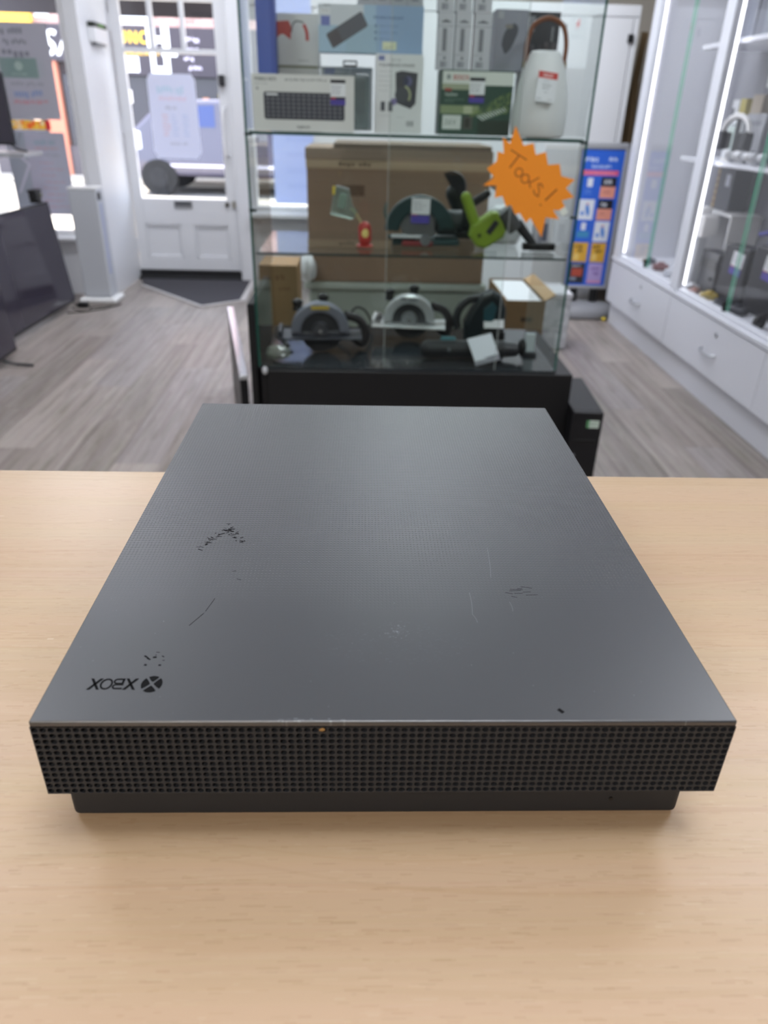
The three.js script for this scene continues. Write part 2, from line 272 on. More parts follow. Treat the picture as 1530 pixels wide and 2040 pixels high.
    for (const [a0, a1, q] of [[0.95, 2.19, 0.0015], [2.55, 3.95, 0.0013], [4.2, 5.22, 0.0022], [-0.81, 0.59, 0.0013]]) { const o = new THREE.Shape(), m = (a0 + a1) / 2; o.absarc(0, 0, R, a0, a1); o.quadraticCurveTo(R * 0.5 * Math.cos(a1), R * 0.5 * Math.sin(a1), Math.cos(m) * q * 0.5, Math.sin(m) * q * 0.5); o.quadraticCurveTo(R * 0.5 * Math.cos(a0), R * 0.5 * Math.sin(a0), R * Math.cos(a0), R * Math.sin(a0)); lobes.push(flat(o, lx, lz)); }
    part(c, 'emblem', mg(...lobes).translate(-lx, 0, -lz).scale(1.0, 1, 1.12).translate(lx, 0, lz), INK);
  }
  part(c, 'side_shell', rmm(-0.12, 0.12, 0.0254, 0.0576, -D, -0.02, 0.001), PLASTIC);
  const base = part(c, 'base', rmm(-0.1192, 0.1156, 0.0002, 0.0256, -D + 0.012, -0.0108, 0.0025), PLASTIC);
  part(base, 'infrared_window', cyl(0.0009, 0.0009, 0.0006, 0.088, 0.0088, -0.0107, [Math.PI / 2, 0, 0], 12), BLACK);
  // perforated front: every cell a square plate with a rounded square opening through it
  const nx = 87, ny = 12, x0 = -0.12, y0 = 0.0256, cw = 0.24 / nx, ch = 0.0319 / ny, hw = cw * 0.405, hh = ch * 0.39, dz = 0.0035, pos = [], nor = [];
  const ring = [[1, 0.45], [0.45, 1], [-0.45, 1], [-1, 0.45], [-1, -0.45], [-0.45, -1], [0.45, -1], [1, -0.45]], rim = [[1, 0.45], [1, 1], [-1, 1], [-1, 0.45], [-1, -0.45], [-1, -1], [1, -1], [1, -0.45]];
  const tri = (a, b, d, n) => { pos.push(...a, ...b, ...d); for (let k = 0; k < 3; k++) nor.push(...n); };
  for (let j = 0; j < ny; j++) for (let i = 0; i < nx; i++) {
    const cx = x0 + (i + 0.5) * cw, cy = y0 + (j + 0.5) * ch;
    for (let k = 0; k < 8; k++) {
      const l = (k + 1) % 8, A = (q, z) => [cx + q[0] * hw, cy + q[1] * hh, z], B = (q) => [cx + q[0] * cw / 2, cy + q[1] * ch / 2, 0];
      tri(A(ring[k], 0), B(rim[k]), B(rim[l]), [0, 0, 1]); tri(A(ring[k], 0), B(rim[l]), A(ring[l], 0), [0, 0, 1]);
      const m = [-(ring[k][0] + ring[l][0]), -(ring[k][1] + ring[l][1]), 0], len = Math.hypot(...m), nn = m.map((v) => v / len);
      tri(A(ring[k], 0), A(ring[l], 0), A(ring[l], -dz), nn); tri(A(ring[k], 0), A(ring[l], -dz), A(ring[k], -dz), nn);
    }
  }
  const gg = new THREE.BufferGeometry(); gg.setAttribute('position', new THREE.Float32BufferAttribute(pos, 3)); gg.setAttribute('normal', new THREE.Float32BufferAttribute(nor, 3)); gg.setAttribute('uv', new THREE.Float32BufferAttribute(new Float32Array(pos.length / 3 * 2), 2));
  const frame = mg(gg, bmm(-0.12, -0.1197, 0.0254, 0.0575, -0.0205, -0.0001), bmm(0.1197, 0.12, 0.0254, 0.0575, -0.0205, -0.0001), bmm(-0.12, 0.12, 0.0253, 0.0257, -0.0205, -0.0001));
  part(c, 'front_grille', frame, PLASTIC);
  const dirt = part(c, 'dirt_speck', mg(sph(0.0009, -0.0226, 0.0562, -0.0002, [1.2, 0.8, 0.5])), mat('#a07a45', 0.8)); dirt.userData.label = 'brown speck of dirt in the top row of holes';
}

// ---------- glass display case ----------
const SH1 = 1.184, SH2 = 0.856, CB = 0.508;                         // tops of the two glass shelves and of the case floor
{
  const p = thing('display_case', 'free-standing glass display case of tools and boxes on a black plinth', 'display case', [0, 0, 0]);
  part(p, 'plinth', mg(rmm(-0.306, 0.685, 0.001, 0.5, -2.66, -2.105, 0.003), rmm(-0.336, -0.306, 0.001, 0.49, -2.66, -2.14, 0.002)), mat('#0e0e11', 0.55));
  part(p, 'case_floor', rmm(-0.336, 0.63, 0.5, CB, -2.64, -2.12, 0.001), mat('#2a2f33', 0.12));
  for (const x of [-0.336, 0.627]) { const s = part(p, 'side_pane', sheet(x - 0.003, x + 0.003, CB, 1.95, -2.635, -2.125), CASEGLASS); part(s, 'pane_edge', bmm(x - 0.0032, x + 0.0032, CB, 1.95, -2.125, -2.1235), GLASSEDGE); }
  for (const [a, b, z] of [[-0.333, 0.427, -2.122], [0.065, 0.624, -2.132]]) { const s = part(p, 'sliding_pane', sheet(a, b, CB + 0.001, 1.95, z - 0.002, z + 0.002), CASEGLASS); const e = a < 0 ? b : a; part(s, 'pane_edge', bmm(e - 0.0008, e + 0.0008, CB + 0.001, 1.95, z - 0.0022, z + 0.0022), mat('#aab3b2', 0.2)); }
  part(p, 'back_pane', sheet(-0.333, 0.624, CB, 1.95, -2.638, -2.633), CASEGLASS);
  for (const [y, n] of [[SH1, 0], [SH2, 1]]) {
    const s = part(p, 'glass_shelf', sheet(-0.33, 0.621, y - 0.008, y, -2.63, n ? -2.15 : -2.14), CASEGLASS);
    part(s, 'shelf_edge', bmm(-0.33, 0.621, y - (n ? 0.006 : 0.0085), y + 0.0002, n ? -2.1505 : -2.1405, n ? -2.149 : -2.138), n ? mat('#2c3a38', 0.3) : mat('#1f4a42', 0.2));
  }
  for (const [x, y] of [[-0.33, SH1], [0.62, SH1], [-0.33, 0.985], [0.62, 0.985]]) part(p, 'shelf_clip', rb(0.022, 0.008, 0.012, x, y - 0.008, -2.128, 0.002), mat('#2c3a38', 0.4));
  part(p, 'case_top', sheet(-0.336, 0.63, 1.95, 1.956, -2.64, -2.12), CASEGLASS);
  part(p, 'corner_cap', sph(0.011, -0.318, 0.499, -2.108, [0.8, 1.2, 0.8]), mat('#c9ccd0', 0.3));
}

// ---------- boxes on the top shelf ----------
const priceTag = canvas(128, 160, (x, w, h) => { fill(x, '#eceef2', 0, 0, w, h); fill(x, '#1b1c24', 0, 0, w, 22); words(x, '#6b6f7c', 10, 40, 90, 8, 3); words(x, '#6b6f7c', 10, 60, 100, 8, 3); words(x, '#6b6f7c', 10, 80, 80, 8, 2); fill(x, '#2a2433', 0, 108, w, 18); fill(x, '#b03a3a', 4, 110, 40, 14); fill(x, '#4a3fa0', 0, 126, w, 34); });
const TAG = printed(priceTag, 0.6);
carton('blue_box', 'tall narrow blue box with small white lettering, leftmost on the top shelf', 'box', [-0.322, -0.268], [SH1, 1.53], -2.36, 0.06, '#4058a8', canvas(128, 768, (x, w, h) => { fill(x, '#4a62b0', 0, 0, w, h); fill(x, '#3f55a2', w * 0.75, 0, 32, h); txt(x, 'PHILIPS', w / 2, 478, 27, '#dfe6f6', 'bold', 1, 'center'); }));
{
  const o = carton('keyboard_box', 'white box picturing a black compact keyboard at the front of the top shelf', 'box', [-0.322, -0.035], [SH1, 1.325], -2.19, 0.05, '#b9bbb8', canvas(768, 384, (x, w, h) => {
    fill(x, '#dcdddb', 0, 0, w, h); txt(x, 'PEBBLE KEYS', 22, 34, 30, '#5c6062', 'bold', 0.9); words(x, '#8d9192', 250, 26, 330, 16, 8); words(x, '#93979a', 22, 62, 110, 6, 4); fill(x, '#8b9092', 34, 88, 14, 18);
    x.fillStyle = '#353842'; x.beginPath(); x.roundRect(86, 118, 610, 186, 16); x.fill();
    for (let r = 0; r < 6; r++) for (let k = 0; k < 15; k++) { x.fillStyle = '#4a4d58'; x.beginPath(); x.roundRect(100 + k * 39, 128 + r * 28, 34, 22, 4); x.fill(); fill(x, '#aeb2ba', 110 + k * 39, 136 + r * 28, 9, 6); }
    fill(x, '#e4e6ea', 106, 127, 84, 14); txt(x, 'logitech', 330, 352, 26, '#50565a', 'bold');
  }));
  sticker(o, 'price_label', 0.042, 0.062, [0.098, 0.1, 0.0256], [0, 0, 0], TAG);
}
const gimbal = canvas(384, 360, (x, w, h) => { fill(x, '#d2d3d0', 0, 0, w, h); x.fillStyle = '#b5413c'; x.beginPath(); x.moveTo(20, 60); x.lineTo(150, 50); x.lineTo(170, 90); x.lineTo(165, 180); x.lineTo(130, 160); x.quadraticCurveTo(90, 120, 50, 180); x.lineTo(18, 170); x.fill(); x.strokeStyle = '#3c3f40'; x.lineWidth = 9; x.beginPath(); x.moveTo(172, 130); x.quadraticCurveTo(175, 55, 220, 52); x.lineTo(270, 60); x.stroke(); x.strokeStyle = '#b5413c'; x.lineWidth = 26; x.beginPath(); x.moveTo(268, 75); x.quadraticCurveTo(300, 110, 296, 185); x.stroke(); words(x, '#8e908e', 220, 320, 90, 8, 3); });
carton('gadget_box', 'grey box picturing a red handheld gadget, upper of two stacked behind the keyboard box', 'box', [-0.29, -0.146], [1.357, 1.489], -2.43, 0.14, '#b3b5b3', gimbal);
carton('gadget_box', 'plain grey box under the one picturing a red gadget on the top shelf', 'box', [-0.294, -0.148], [SH1, 1.356], -2.43, 0.14, '#b7b9b6', canvas(128, 128, (x, w, h) => { fill(x, '#bdbfbb', 0, 0, w, h); fill(x, '#73765a', 0, 0, w, 4); }));
{
  const o = thing('clear_pack', 'clear plastic hanging pack with grey card behind the keyboard box', 'package', [-0.06, SH1, -2.4]);
  part(o, 'backing_card', rb(0.158, 0.172, 0.004, 0, 0.087, -0.03, 0.002), printed(canvas(256, 288, (x, w, h) => { fill(x, '#a3aaac', 0, 0, w, h); fill(x, '#7c86a2', 16, 8, 52, 26); fill(x, '#8d9698', 120, 60, 100, 150); words(x, '#7d8587', 20, 60, 90, 8, 4); x.strokeStyle = '#c2c8ca'; x.lineWidth = 6; x.beginPath(); x.moveTo(150, 0); x.lineTo(120, 100); x.lineTo(190, 250); x.stroke(); })));
  part(o, 'blister', rb(0.12, 0.15, 0.045, 0.01, 0.079, -0.005, 0.012), mat('#dfe6e6', 0.06, { transmission: 0.9, thickness: 0 }));
  part(o, 'hang_loop', mg(bx(0.042, 0.004, 0.004, 0.01, 0.188, -0.03), bx(0.042, 0.005, 0.004, 0.01, 0.176, -0.03), bx(0.004, 0.014, 0.004, -0.01, 0.182, -0.03), bx(0.004, 0.014, 0.004, 0.03, 0.182, -0.03)), mat('#17181a', 0.5));
}
carton('speaker_box', 'white box with a picture of a black party speaker on the top shelf', 'box', [0.026, 0.162], [SH1, 1.384], -2.25, 0.15, '#c2c5c7', canvas(384, 576, (x, w, h) => {
  fill(x, '#e4e6e8', 0, 0, w, h); fill(x, '#7b84b2', 20, 14, 50, 34); words(x, '#a0a4a8', 120, 36, 110, 12, 2); txt(x, 'PCDJ-WIRELESS SPEAKER', 24, 78, 27, '#6c7076', 'bold', 0.92); for (let i = 0; i < 5; i++) words(x, '#b2b6ba', 24, 120 + i * 34, 120, 7, 4);
  x.fillStyle = '#3b3e47'; x.beginPath(); x.moveTo(160, 130); x.lineTo(210, 116); x.lineTo(340, 130); x.lineTo(330, 350); x.lineTo(290, 390); x.lineTo(170, 350); x.fill();
  x.fillStyle = '#5b5f86'; x.beginPath(); x.ellipse(262, 190, 36, 36, 0, 0, 7); x.fill(); x.fillStyle = '#2b3350'; x.beginPath(); x.ellipse(245, 190, 22, 32, 0, 0, 7); x.fill();
  x.strokeStyle = '#a9b08c'; x.lineWidth = 16; x.beginPath(); x.arc(215, 290, 68, -1.2, 0.6); x.stroke(); x.fillStyle = '#454a52'; x.beginPath(); x.arc(215, 290, 56, 0, 7); x.fill();
  x.fillStyle = '#8077a8'; x.beginPath(); x.arc(150, 340, 26, 0, 7); x.fill(); fill(x, '#4b4f58', 44, 340, 36, 70); fill(x, '#3b3f4a', 106, 340, 36, 72); words(x, '#b4b8bc', 40, 440, 110, 7, 4); words(x, '#b4b8bc', 180, 450, 60, 7, 3); bars(x, 256, 480, 60, 40, '#6b7076');
}));
{
  const o = carton('keyboard_box', 'wide pale blue box picturing a dark slim keyboard, above the speaker box', 'box', [-0.138, 0.16], [1.386, 1.502], -2.3, 0.06, '#7f96ae', canvas(768, 300, (x, w, h) => {
    fill(x, '#a4c0d4', 0, 0, w, h); fill(x, '#ccd4da', 0, 0, 330, 130); fill(x, '#90abcc', 420, 0, 348, h); x.globalAlpha = 0.5; fill(x, '#9ab6c4', 200, 120, 250, 180); x.globalAlpha = 1;
    fill(x, '#dfe3e6', 8, 28, 80, 32); fill(x, '#6a78b8', 18, 74, 66, 60); words(x, '#6a7076', 40, 4, 60, 8, 2); words(x, '#8b9298', 20, 38, 60, 6, 3);
    x.save(); x.translate(208, 158); x.rotate(-0.52); x.fillStyle = '#575b63'; x.beginPath(); x.roundRect(-150, -52, 300, 104, 14); x.fill(); x.fillStyle = '#4e4b50'; x.fillRect(-140, -46, 80, 92); x.restore();
    txt(x, 'Wireless keyboard', 400, 74, 26, '#5f7698', 'bold', 0.95); for (let i = 0; i < 3; i++) { fill(x, '#5d7298', 412, 118 + i * 40, 14, 16); words(x, '#7189a8', 440, 122 + i * 40, 150, 8, 4); }
    fill(x, '#d7dcba', 470, 222, 104, 52); x.strokeStyle = '#6e7358'; x.lineWidth = 3; x.beginPath(); x.moveTo(486, 264); x.lineTo(550, 254); x.stroke();
  }));
}
const barcodeTex = canvas(96, 96, (x, w, h) => { fill(x, '#a9abb2', 0, 0, w, h); fill(x, '#7e808a', 0, 0, 3, h); bars(x, 26, 40, 42, 34, '#4d4f58'); });
for (let i = 0; i < 4; i++) carton('cable_box', ['leftmost', 'second from left', 'third from left', 'rightmost'][i] + ' of four small grey boxes with barcodes on the blue keyboard box', 'box', [-0.028 + i * 0.0468, 0.0178 + i * 0.0468], [1.503, 1.556], -2.32, 0.045, '#9b9da5', barcodeTex, 0, 'small grey barcode boxes on top of the blue keyboard box');
const slimTex = canvas(128, 400, (x, w, h) => { fill(x, '#cacad2', 0, 0, w, h); fill(x, '#a8a9b2', 0, 90, w, 8); x.fillStyle = '#5d5e66'; x.beginPath(); x.moveTo(20, 70); x.lineTo(108, 70); x.lineTo(90, 58); x.lineTo(72, 56); x.lineTo(64, 44); x.lineTo(56, 56); x.lineTo(38, 58); x.fill(); fill(x, '#85868e', 40, 110, 34, 160); fill(x, '#73747d', 46, 110, 10, 160); words(x, '#8e8f98', 10, 288, 100, 8, 4); x.fillStyle = '#5a5b66'; x.beginPath(); x.arc(64, 318, 10, 0, 7); x.fill(); bars(x, 30, 340, 50, 44, '#63646e'); });
[[0.203, 0.249], [0.254, 0.3], [0.307, 0.357]].forEach(([a, b], i) => {
  const s = ['left', 'middle', 'right'][i];
  const o = carton('slim_box', s + ' of three slim grey hanging packs on the green tool box', 'box', [a, b], [1.3525, 1.492], -2.31, 0.035, ['#8d8e96', '#8d8e96', '#7c3a40'][i], slimTex, 0, 'slim grey hanging packs on the green tool box');
  carton('slim_box', s + ' of three slim grey packs in the upper tier, cut by the picture top', 'box', [a - 0.003, b - 0.003], [1.493, 1.63], -2.315, 0.035, '#8d8e96', slimTex, 0, 'slim grey packs in the upper tier');
});
carton('figure_box', 'grey box with a faint dark picture of a figure above the green tool box', 'box', [0.372, 0.464], [1.3525, 1.506], -2.335, 0.08, '#7d7f8a', canvas(256, 420, (x, w, h) => { fill(x, '#9a9ba8', 0, 0, w, h); fill(x, '#b2b3ba', 16, 14, 44, 46); x.fillStyle = '#55565f'; x.beginPath(); x.moveTo(60, 240); x.quadraticCurveTo(60, 120, 150, 90); x.quadraticCurveTo(210, 110, 170, 190); x.quadraticCurveTo(140, 280, 90, 300); x.fill(); x.fillStyle = '#8a8580'; x.beginPath(); x.ellipse(110, 112, 34, 16, 0, 0, 7); x.fill(); words(x, '#a2a3ac', 180, 20, 30, 60, 1); fill(x, '#9799a4', 30, 360, 190, 40); }));
carton('figure_box', 'dark box with a blurred portrait picture behind the white lantern speaker', 'box', [0.468, 0.57], [SH1, 1.508], -2.385, 0.08, '#3b3d42', canvas(256, 400, (x, w, h) => { fill(x, '#3f4146', 0, 0, w, h); fill(x, '#8d9096', 14, 14, 56, 48); for (let i = 0; i < 160; i++) { x.globalAlpha = 0.5; fill(x, ['#6e6a70', '#8d8a92', '#2e2c30', '#574e52'][i % 4], rr(10, 230), rr(90, 380), rr(10, 40), rr(10, 40)); } x.globalAlpha = 1; x.fillStyle = '#2a282c'; x.beginPath(); x.ellipse(130, 230, 60, 80, 0, 0, 7); x.fill(); words(x, '#9c9fa4', 200, 30, 40, 60, 1); }));
carton('plain_box', 'plain grey-brown box at the right end of the top shelf', 'box', [0.545, 0.615], [SH1, 1.375], -2.5, 0.1, '#857e76', null);
{
  const o = carton('tool_box', 'dark green and white power-tool box picturing a hedge and trimmer teeth', 'box', [0.215, 0.428], [SH1, 1.351], -2.27, 0.11, '#24483c', canvas(768, 540, (x, w, h) => {
    fill(x, '#274a3e', 0, 0, w, h); fill(x, '#dde2dc', 20, 10, 748, 110); fill(x, '#a6ad94', 20, 112, 400, 48); x.fillStyle = '#8f9896'; x.beginPath(); x.arc(84, 58, 22, 0, 7); x.fill(); txt(x, 'BOSCH', 130, 60, 56, '#b5443f', 'bold', 0.9); fill(x, '#a8413c', 50, 150, 70, 22); txt(x, 'EasyShear', 54, 200, 34, '#c6d0ca', 'bold', 0.8); words(x, '#7f9a8e', 54, 236, 220, 8, 6); words(x, '#7f9a8e', 54, 254, 100, 8, 3);
    fill(x, '#8a9a74', 12, 290, 410, 70); fill(x, '#b8c0a0', 260, 292, 90, 66);
    for (let i = 0; i < 1500; i++) { const a = rr(330, 740), b = rr(130, 380); if (b > 150 + (740 - a) * 0.5 && !(b > 420 - (a - 330) * 0.2) && b > 170) { x.globalAlpha = 0.7; fill(x, ['#6b8146', '#82954f', '#4b6338', '#9aa764', '#3f5632'][i % 5], a, b, rr(4, 13), rr(4, 13)); } } x.globalAlpha = 1;
    fill(x, '#20352b', 420, 410, 348, 130); x.strokeStyle = '#cdd6d2'; x.lineWidth = 11; for (let i = 0; i < 10; i++) { x.beginPath(); x.moveTo(410 + i * 30, 372 - i * 8); x.lineTo(480 + i * 26, 410 - i * 9); x.stroke(); }
    fill(x, '#d5dcd8', 40, 372, 200, 120); txt(x, '3.6 V', 60, 432, 60, '#44605a', 'italic', 0.9); fill(x, '#4f534c', 262, 380, 100, 110); fill(x, '#2e302c', 280, 395, 54, 80);
  }));
  sticker(o, 'price_label', 0.045, 0.064, [0.001, 0.117, 0.0556], [0, 0, 0], TAG);
}
{
  const o = thing('lantern_speaker', 'white tapered lantern speaker with a brown leather loop handle and red-topped tag', 'speaker', [0.513, SH1, -2.275]);
  part(o, 'speaker_body', lathe([[0.0, 0], [0.07, 0.0], [0.078, 0.006], [0.0815, 0.04], [0.081, 0.07], [0.075, 0.12], [0.062, 0.175], [0.045, 0.212], [0.038, 0.219], [0, 0.22]]), mat('#e2e5e6', 0.5));
  part(o, 'leather_handle', tube([[-0.056, 0.185, 0.0], [-0.056, 0.24, 0], [-0.04, 0.282, 0], [0, 0.298, 0], [0.04, 0.282, 0], [0.056, 0.24, 0], [0.056, 0.185, 0]], 0.0065), mat('#7a4a30', 0.6));
  for (const s of [-1, 1]) part(o, 'handle_clip', rb(0.012, 0.02, 0.012, s * 0.058, 0.185, 0, 0.003), BRASS);
  const t = sticker(o, 'sale_tag', 0.056, 0.078, [-0.004, 0.128, 0.0825], [-0.28, 0.06, -0.1], printed(canvas(160, 224, (x, w, h) => { fill(x, '#dcdfe3', 0, 0, w, h); fill(x, '#c23a34', 0, 0, w, 50); txt(x, 'SALE!', w / 2, 26, 34, '#e8d5d3', 'bold', 0.95, 'center'); words(x, '#8b9096', 46, 66, 70, 8, 3); words(x, '#6d7278', 40, 92, 84, 10, 3); words(x, '#6d7278', 46, 116, 70, 10, 3); words(x, '#9ca0a5', 60, 146, 40, 8, 2); words(x, '#80858a', 10, 196, 60, 10, 3); words(x, '#a0a4a8', 100, 200, 44, 8, 2); }), 0.6));
}

// ---------- orange star card on the case ----------
{
  const P = [[0.4175, 1.2143], [0.4463, 1.1651], [0.4733, 1.1724], [0.4836, 1.1427], [0.5116, 1.1509], [0.5217, 1.1175], [0.5552, 1.1208], [0.5644, 1.0895], [0.6057, 1.0809], [0.5824, 1.0579], [0.61, 1.0339], [0.5757, 1.0243], [0.5943, 0.9962], [0.5533, 0.998], [0.5744, 0.9724], [0.5337, 0.9769], [0.5282, 0.922], [0.4883, 0.9742], [0.4763, 0.9603], [0.4556, 0.9879], [0.4416, 0.9831], [0.4261, 1.0096], [0.4131, 1.0039], [0.3986, 1.0328], [0.3771, 1.0271], [0.3786, 1.0603], [0.3406, 1.0594], [0.3698, 1.0825], [0.3469, 1.1042], [0.3732, 1.1234], [0.3735, 1.1485], [0.3917, 1.1448], [0.3847, 1.1851], [0.4068, 1.1692]];
  const X0 = 0.33, Y0 = 0.91, SZ = 0.31, T = canvas(768, 768, (x, w) => {
    const k = w / SZ, q = ([a, b]) => [(a - X0) * k, w - (b - Y0) * k];
    fill(x, '#ff9a26', 0, 0, w, w); x.strokeStyle = '#a85a18'; x.lineCap = x.lineJoin = 'round';
    const line = (pts, l) => { x.lineWidth = l; x.beginPath(); pts.forEach((p, i) => (i ? x.lineTo(...q(p)) : x.moveTo(...q(p)))); x.stroke(); };
    x.strokeStyle = '#7c3d12'; line([[0.4113, 1.1535], [0.458, 1.1295]], 7); x.strokeStyle = '#a85a18'; line([[0.4353, 1.1391], [0.4133, 1.1091]], 12);
    for (const [c, r] of [[[0.4402, 1.0961], 27], [[0.4601, 1.0802], 28]]) { const [a, b] = q(c); x.lineWidth = 9; x.beginPath(); x.arc(a, b, r, 0, 6.3); x.stroke(); }
    line([[0.4684, 1.0899], [0.4738, 1.0693], [0.4781, 1.0573]], 9); line([[0.4996, 1.0837], [0.4747, 1.0694]], 9);
    line([[0.5144, 1.0581], [0.5093, 1.0675], [0.4999, 1.0665], [0.505, 1.0492], [0.5041, 1.0334], [0.4927, 1.0401], [0.4885, 1.0505]], 9);
    line([[0.5553, 1.0529], [0.5274, 1.0251]], 13); line([[0.5137, 1.0115], [0.5142, 1.0112]], 12);
  });
  const g = ex(P, 0.0012), p = g.attributes.position, uv = g.attributes.uv;
  for (let i = 0; i < p.count; i++) uv.setXY(i, (p.getX(i) - X0) / SZ, (p.getY(i) - Y0) / SZ);
  const o = thing('star_sign', 'bright orange star-shaped card reading Tools! stuck on the display case glass', 'sign', [0, 0, -2.1165]);
  part(o, 'card', g, new THREE.MeshStandardMaterial({ map: T, roughness: 0.75 }));
  part(o, 'tape', rb(0.02, 0.02, 0.0008, 0.585, 0.995, 0.001, 0.0003, [0, 0, 0.6]), mat('#e6eee4', 0.2));
}

// ---------- tools on the middle shelf ----------
const LIME = mat('#7f9a2a', 0.5), TEAL = mat('#1f3a3c', 0.5), TEAL2 = mat('#2f6c74', 0.5), CLEAR = mat('#d8e6e0', 0.08, { transmission: 0.85, thickness: 0 });
const whiteLabel = canvas(160, 200, (x, w, h) => { fill(x, '#dfe1e6', 0, 0, w, h); words(x, '#8a8d98', 20, 30, 100, 9, 3); words(x, '#8a8d98', 20, 54, 110, 9, 3); words(x, '#8a8d98', 20, 80, 80, 9, 2); fill(x, '#332f3a', 0, 128, w, 10); fill(x, '#a83c40', 4, 128, 50, 12); fill(x, '#5146a4', 0, 138, w, 62); });
const LABEL = printed(whiteLabel, 0.6);
{
  const o = thing('grass_trimmer', 'small tool with clear plastic guard and red oval grip on the middle shelf', 'tool', [0.0, SH2, -2.3]);
  part(o, 'grip', mg(tf(new THREE.CapsuleGeometry(0.021, 0.032, 8, 20), [0.0, 0.039, 0], [0, 0, 0.05], [1, 1, 0.8]), rb(0.05, 0.006, 0.04, 0, 0.003, 0, 0.002)), mat('#a8332c', 0.45));
  part(o, 'grip_inset', sph(0.0125, 0.001, 0.042, 0.0135, [0.9, 1.35, 0.4]), mat('#d8c878', 0.5));
  part(o, 'shaft', tube([[-0.008, 0.065, 0], [-0.03, 0.1, 0], [-0.045, 0.115, 0]], 0.0035), mat('#b5a878', 0.4));
  const gd = part(o, 'guard', tf(ex([[-0.04, -0.03], [0.03, -0.045], [0.045, -0.02], [0.03, 0.0], [0.02, 0.045], [-0.02, 0.055], [-0.03, 0.03]], 0.03, 0.004), [-0.07, 0.125, 0]), CLEAR);
  part(gd, 'guard_tip', rb(0.008, 0.024, 0.03, -0.098, 0.165, 0, 0.003), YELLOW);
  part(gd, 'guard_core', rb(0.024, 0.045, 0.012, -0.072, 0.135, 0, 0.006, [0, 0, -0.2]), mat('#9aa89c', 0.4));
}
{
  const o = thing('mitre_saw', 'dark green bench saw with a price label on its curved guard, middle of the shelf', 'saw', [0.19, SH2, -2.4]);
  part(o, 'saw_base', mg(rb(0.22, 0.018, 0.13, 0.01, 0.012, 0.01, 0.005), rb(0.09, 0.012, 0.03, -0.07, 0.028, 0.07, 0.004)), TEAL);
  const arc = new THREE.Shape(); arc.absarc(0, 0, 0.115, 0.15, Math.PI * 0.98); arc.absarc(0, 0, 0.068, Math.PI * 0.98, 0.15, true);
  part(o, 'blade_guard', ex(arc, 0.04, 0.005).translate(-0.01, 0.035, 0.02), TEAL);
  part(o, 'blade', cyl(0.066, 0.066, 0.002, -0.01, 0.072, 0.02, [Math.PI / 2, 0, 0], 40), STEEL);
  part(o, 'motor', mg(cyl(0.036, 0.036, 0.09, 0.085, 0.07, 0, [0, 0, Math.PI / 2]), rb(0.07, 0.06, 0.07, 0.08, 0.06, 0, 0.012)), mat('#1c2628', 0.5));
  part(o, 'carry_handle', tube([[-0.11, 0.05, 0.02], [-0.125, 0.1, 0.02], [-0.118, 0.125, 0.02]], 0.005), mat('#5b6a62', 0.5));
  part(o, 'fence', rb(0.1, 0.01, 0.012, -0.055, 0.032, 0.088, 0.003), mat('#c9cdd0', 0.35));
  part(o, 'red_foot', rb(0.1, 0.016, 0.02, -0.02, 0.011, 0.09, 0.004), mat('#7c2a2c', 0.5));
  part(o, 'clamp_wheel', mg(cyl(0.017, 0.017, 0.012, 0.005, 0.024, 0.102, [Math.PI / 2, 0, 0]), cyl(0.006, 0.006, 0.02, 0.005, 0.024, 0.104, [Math.PI / 2, 0, 0])), mat('#85888c', 0.35, { metalness: 0.5 }));
  sticker(o, 'price_label', 0.06, 0.076, [-0.01, 0.105, 0.0465], [-0.1, 0, -0.02], LABEL);
}
{
  const o = thing('angle_grinder', 'dark green-black power tool standing between the bench saw and the lime green tool', 'tool', [0.33, SH2, -2.53]);
  part(o, 'tool_body', mg(tf(new THREE.CapsuleGeometry(0.03, 0.1, 8, 20), [0.0, 0.1, 0], [0, 0, 0.5]), rb(0.08, 0.03, 0.07, 0.015, 0.016, 0, 0.008)), mat('#1b2424', 0.5));
  part(o, 'side_handle', tf(new THREE.CapsuleGeometry(0.014, 0.06, 6, 16), [0.06, 0.13, 0.02], [0, 0, -1.0]), BLACK);
  part(o, 'disc_guard', tf(new THREE.CylinderGeometry(0.05, 0.05, 0.016, 28, 1, false, 0, Math.PI * 1.2), [-0.035, 0.165, 0.01], [Math.PI / 2, 0, 0.4]), DARKGREY);
}
{
  const o = thing('drill_driver', 'lime green power tool with a grey nose pointing down right behind the star card', 'tool', [0.41, SH2, -2.3]);
  part(o, 'handle', tf(new THREE.CapsuleGeometry(0.0165, 0.085, 6, 16), [-0.075, 0.115, 0], [0, 0, 0.42]), LIME);
  part(o, 'tool_body', tf(ex([[-0.055, -0.02], [-0.03, -0.05], [0.0, -0.055], [0.055, -0.02], [0.06, 0.0], [0.03, 0.055], [0.01, 0.055], [-0.05, 0.015]], 0.055, 0.01), [-0.02, 0.06, 0]), LIME);
  part(o, 'body_inset', rb(0.018, 0.045, 0.004, -0.005, 0.07, 0.028, 0.002, [0, 0, -0.6]), DARKGREY);
  part(o, 'screw', cyl(0.007, 0.007, 0.004, -0.045, 0.045, 0.028, [Math.PI / 2, 0, 0]), mat('#4a5a18', 0.5));
  part(o, 'gear_housing', tf(new THREE.CylinderGeometry(0.03, 0.024, 0.07, 24), [0.05, 0.09, 0], [0, 0, 0.75]), mat('#55585a', 0.45));
  part(o, 'nose', tf(new THREE.CylinderGeometry(0.016, 0.011, 0.1, 20), [0.112, 0.045, 0], [0, 0, 0.75]), DARKGREY);
  part(o, 'nose_tip', sph(0.016, 0.15, 0.012, 0, [1.4, 0.7, 1]), BLACK);
}
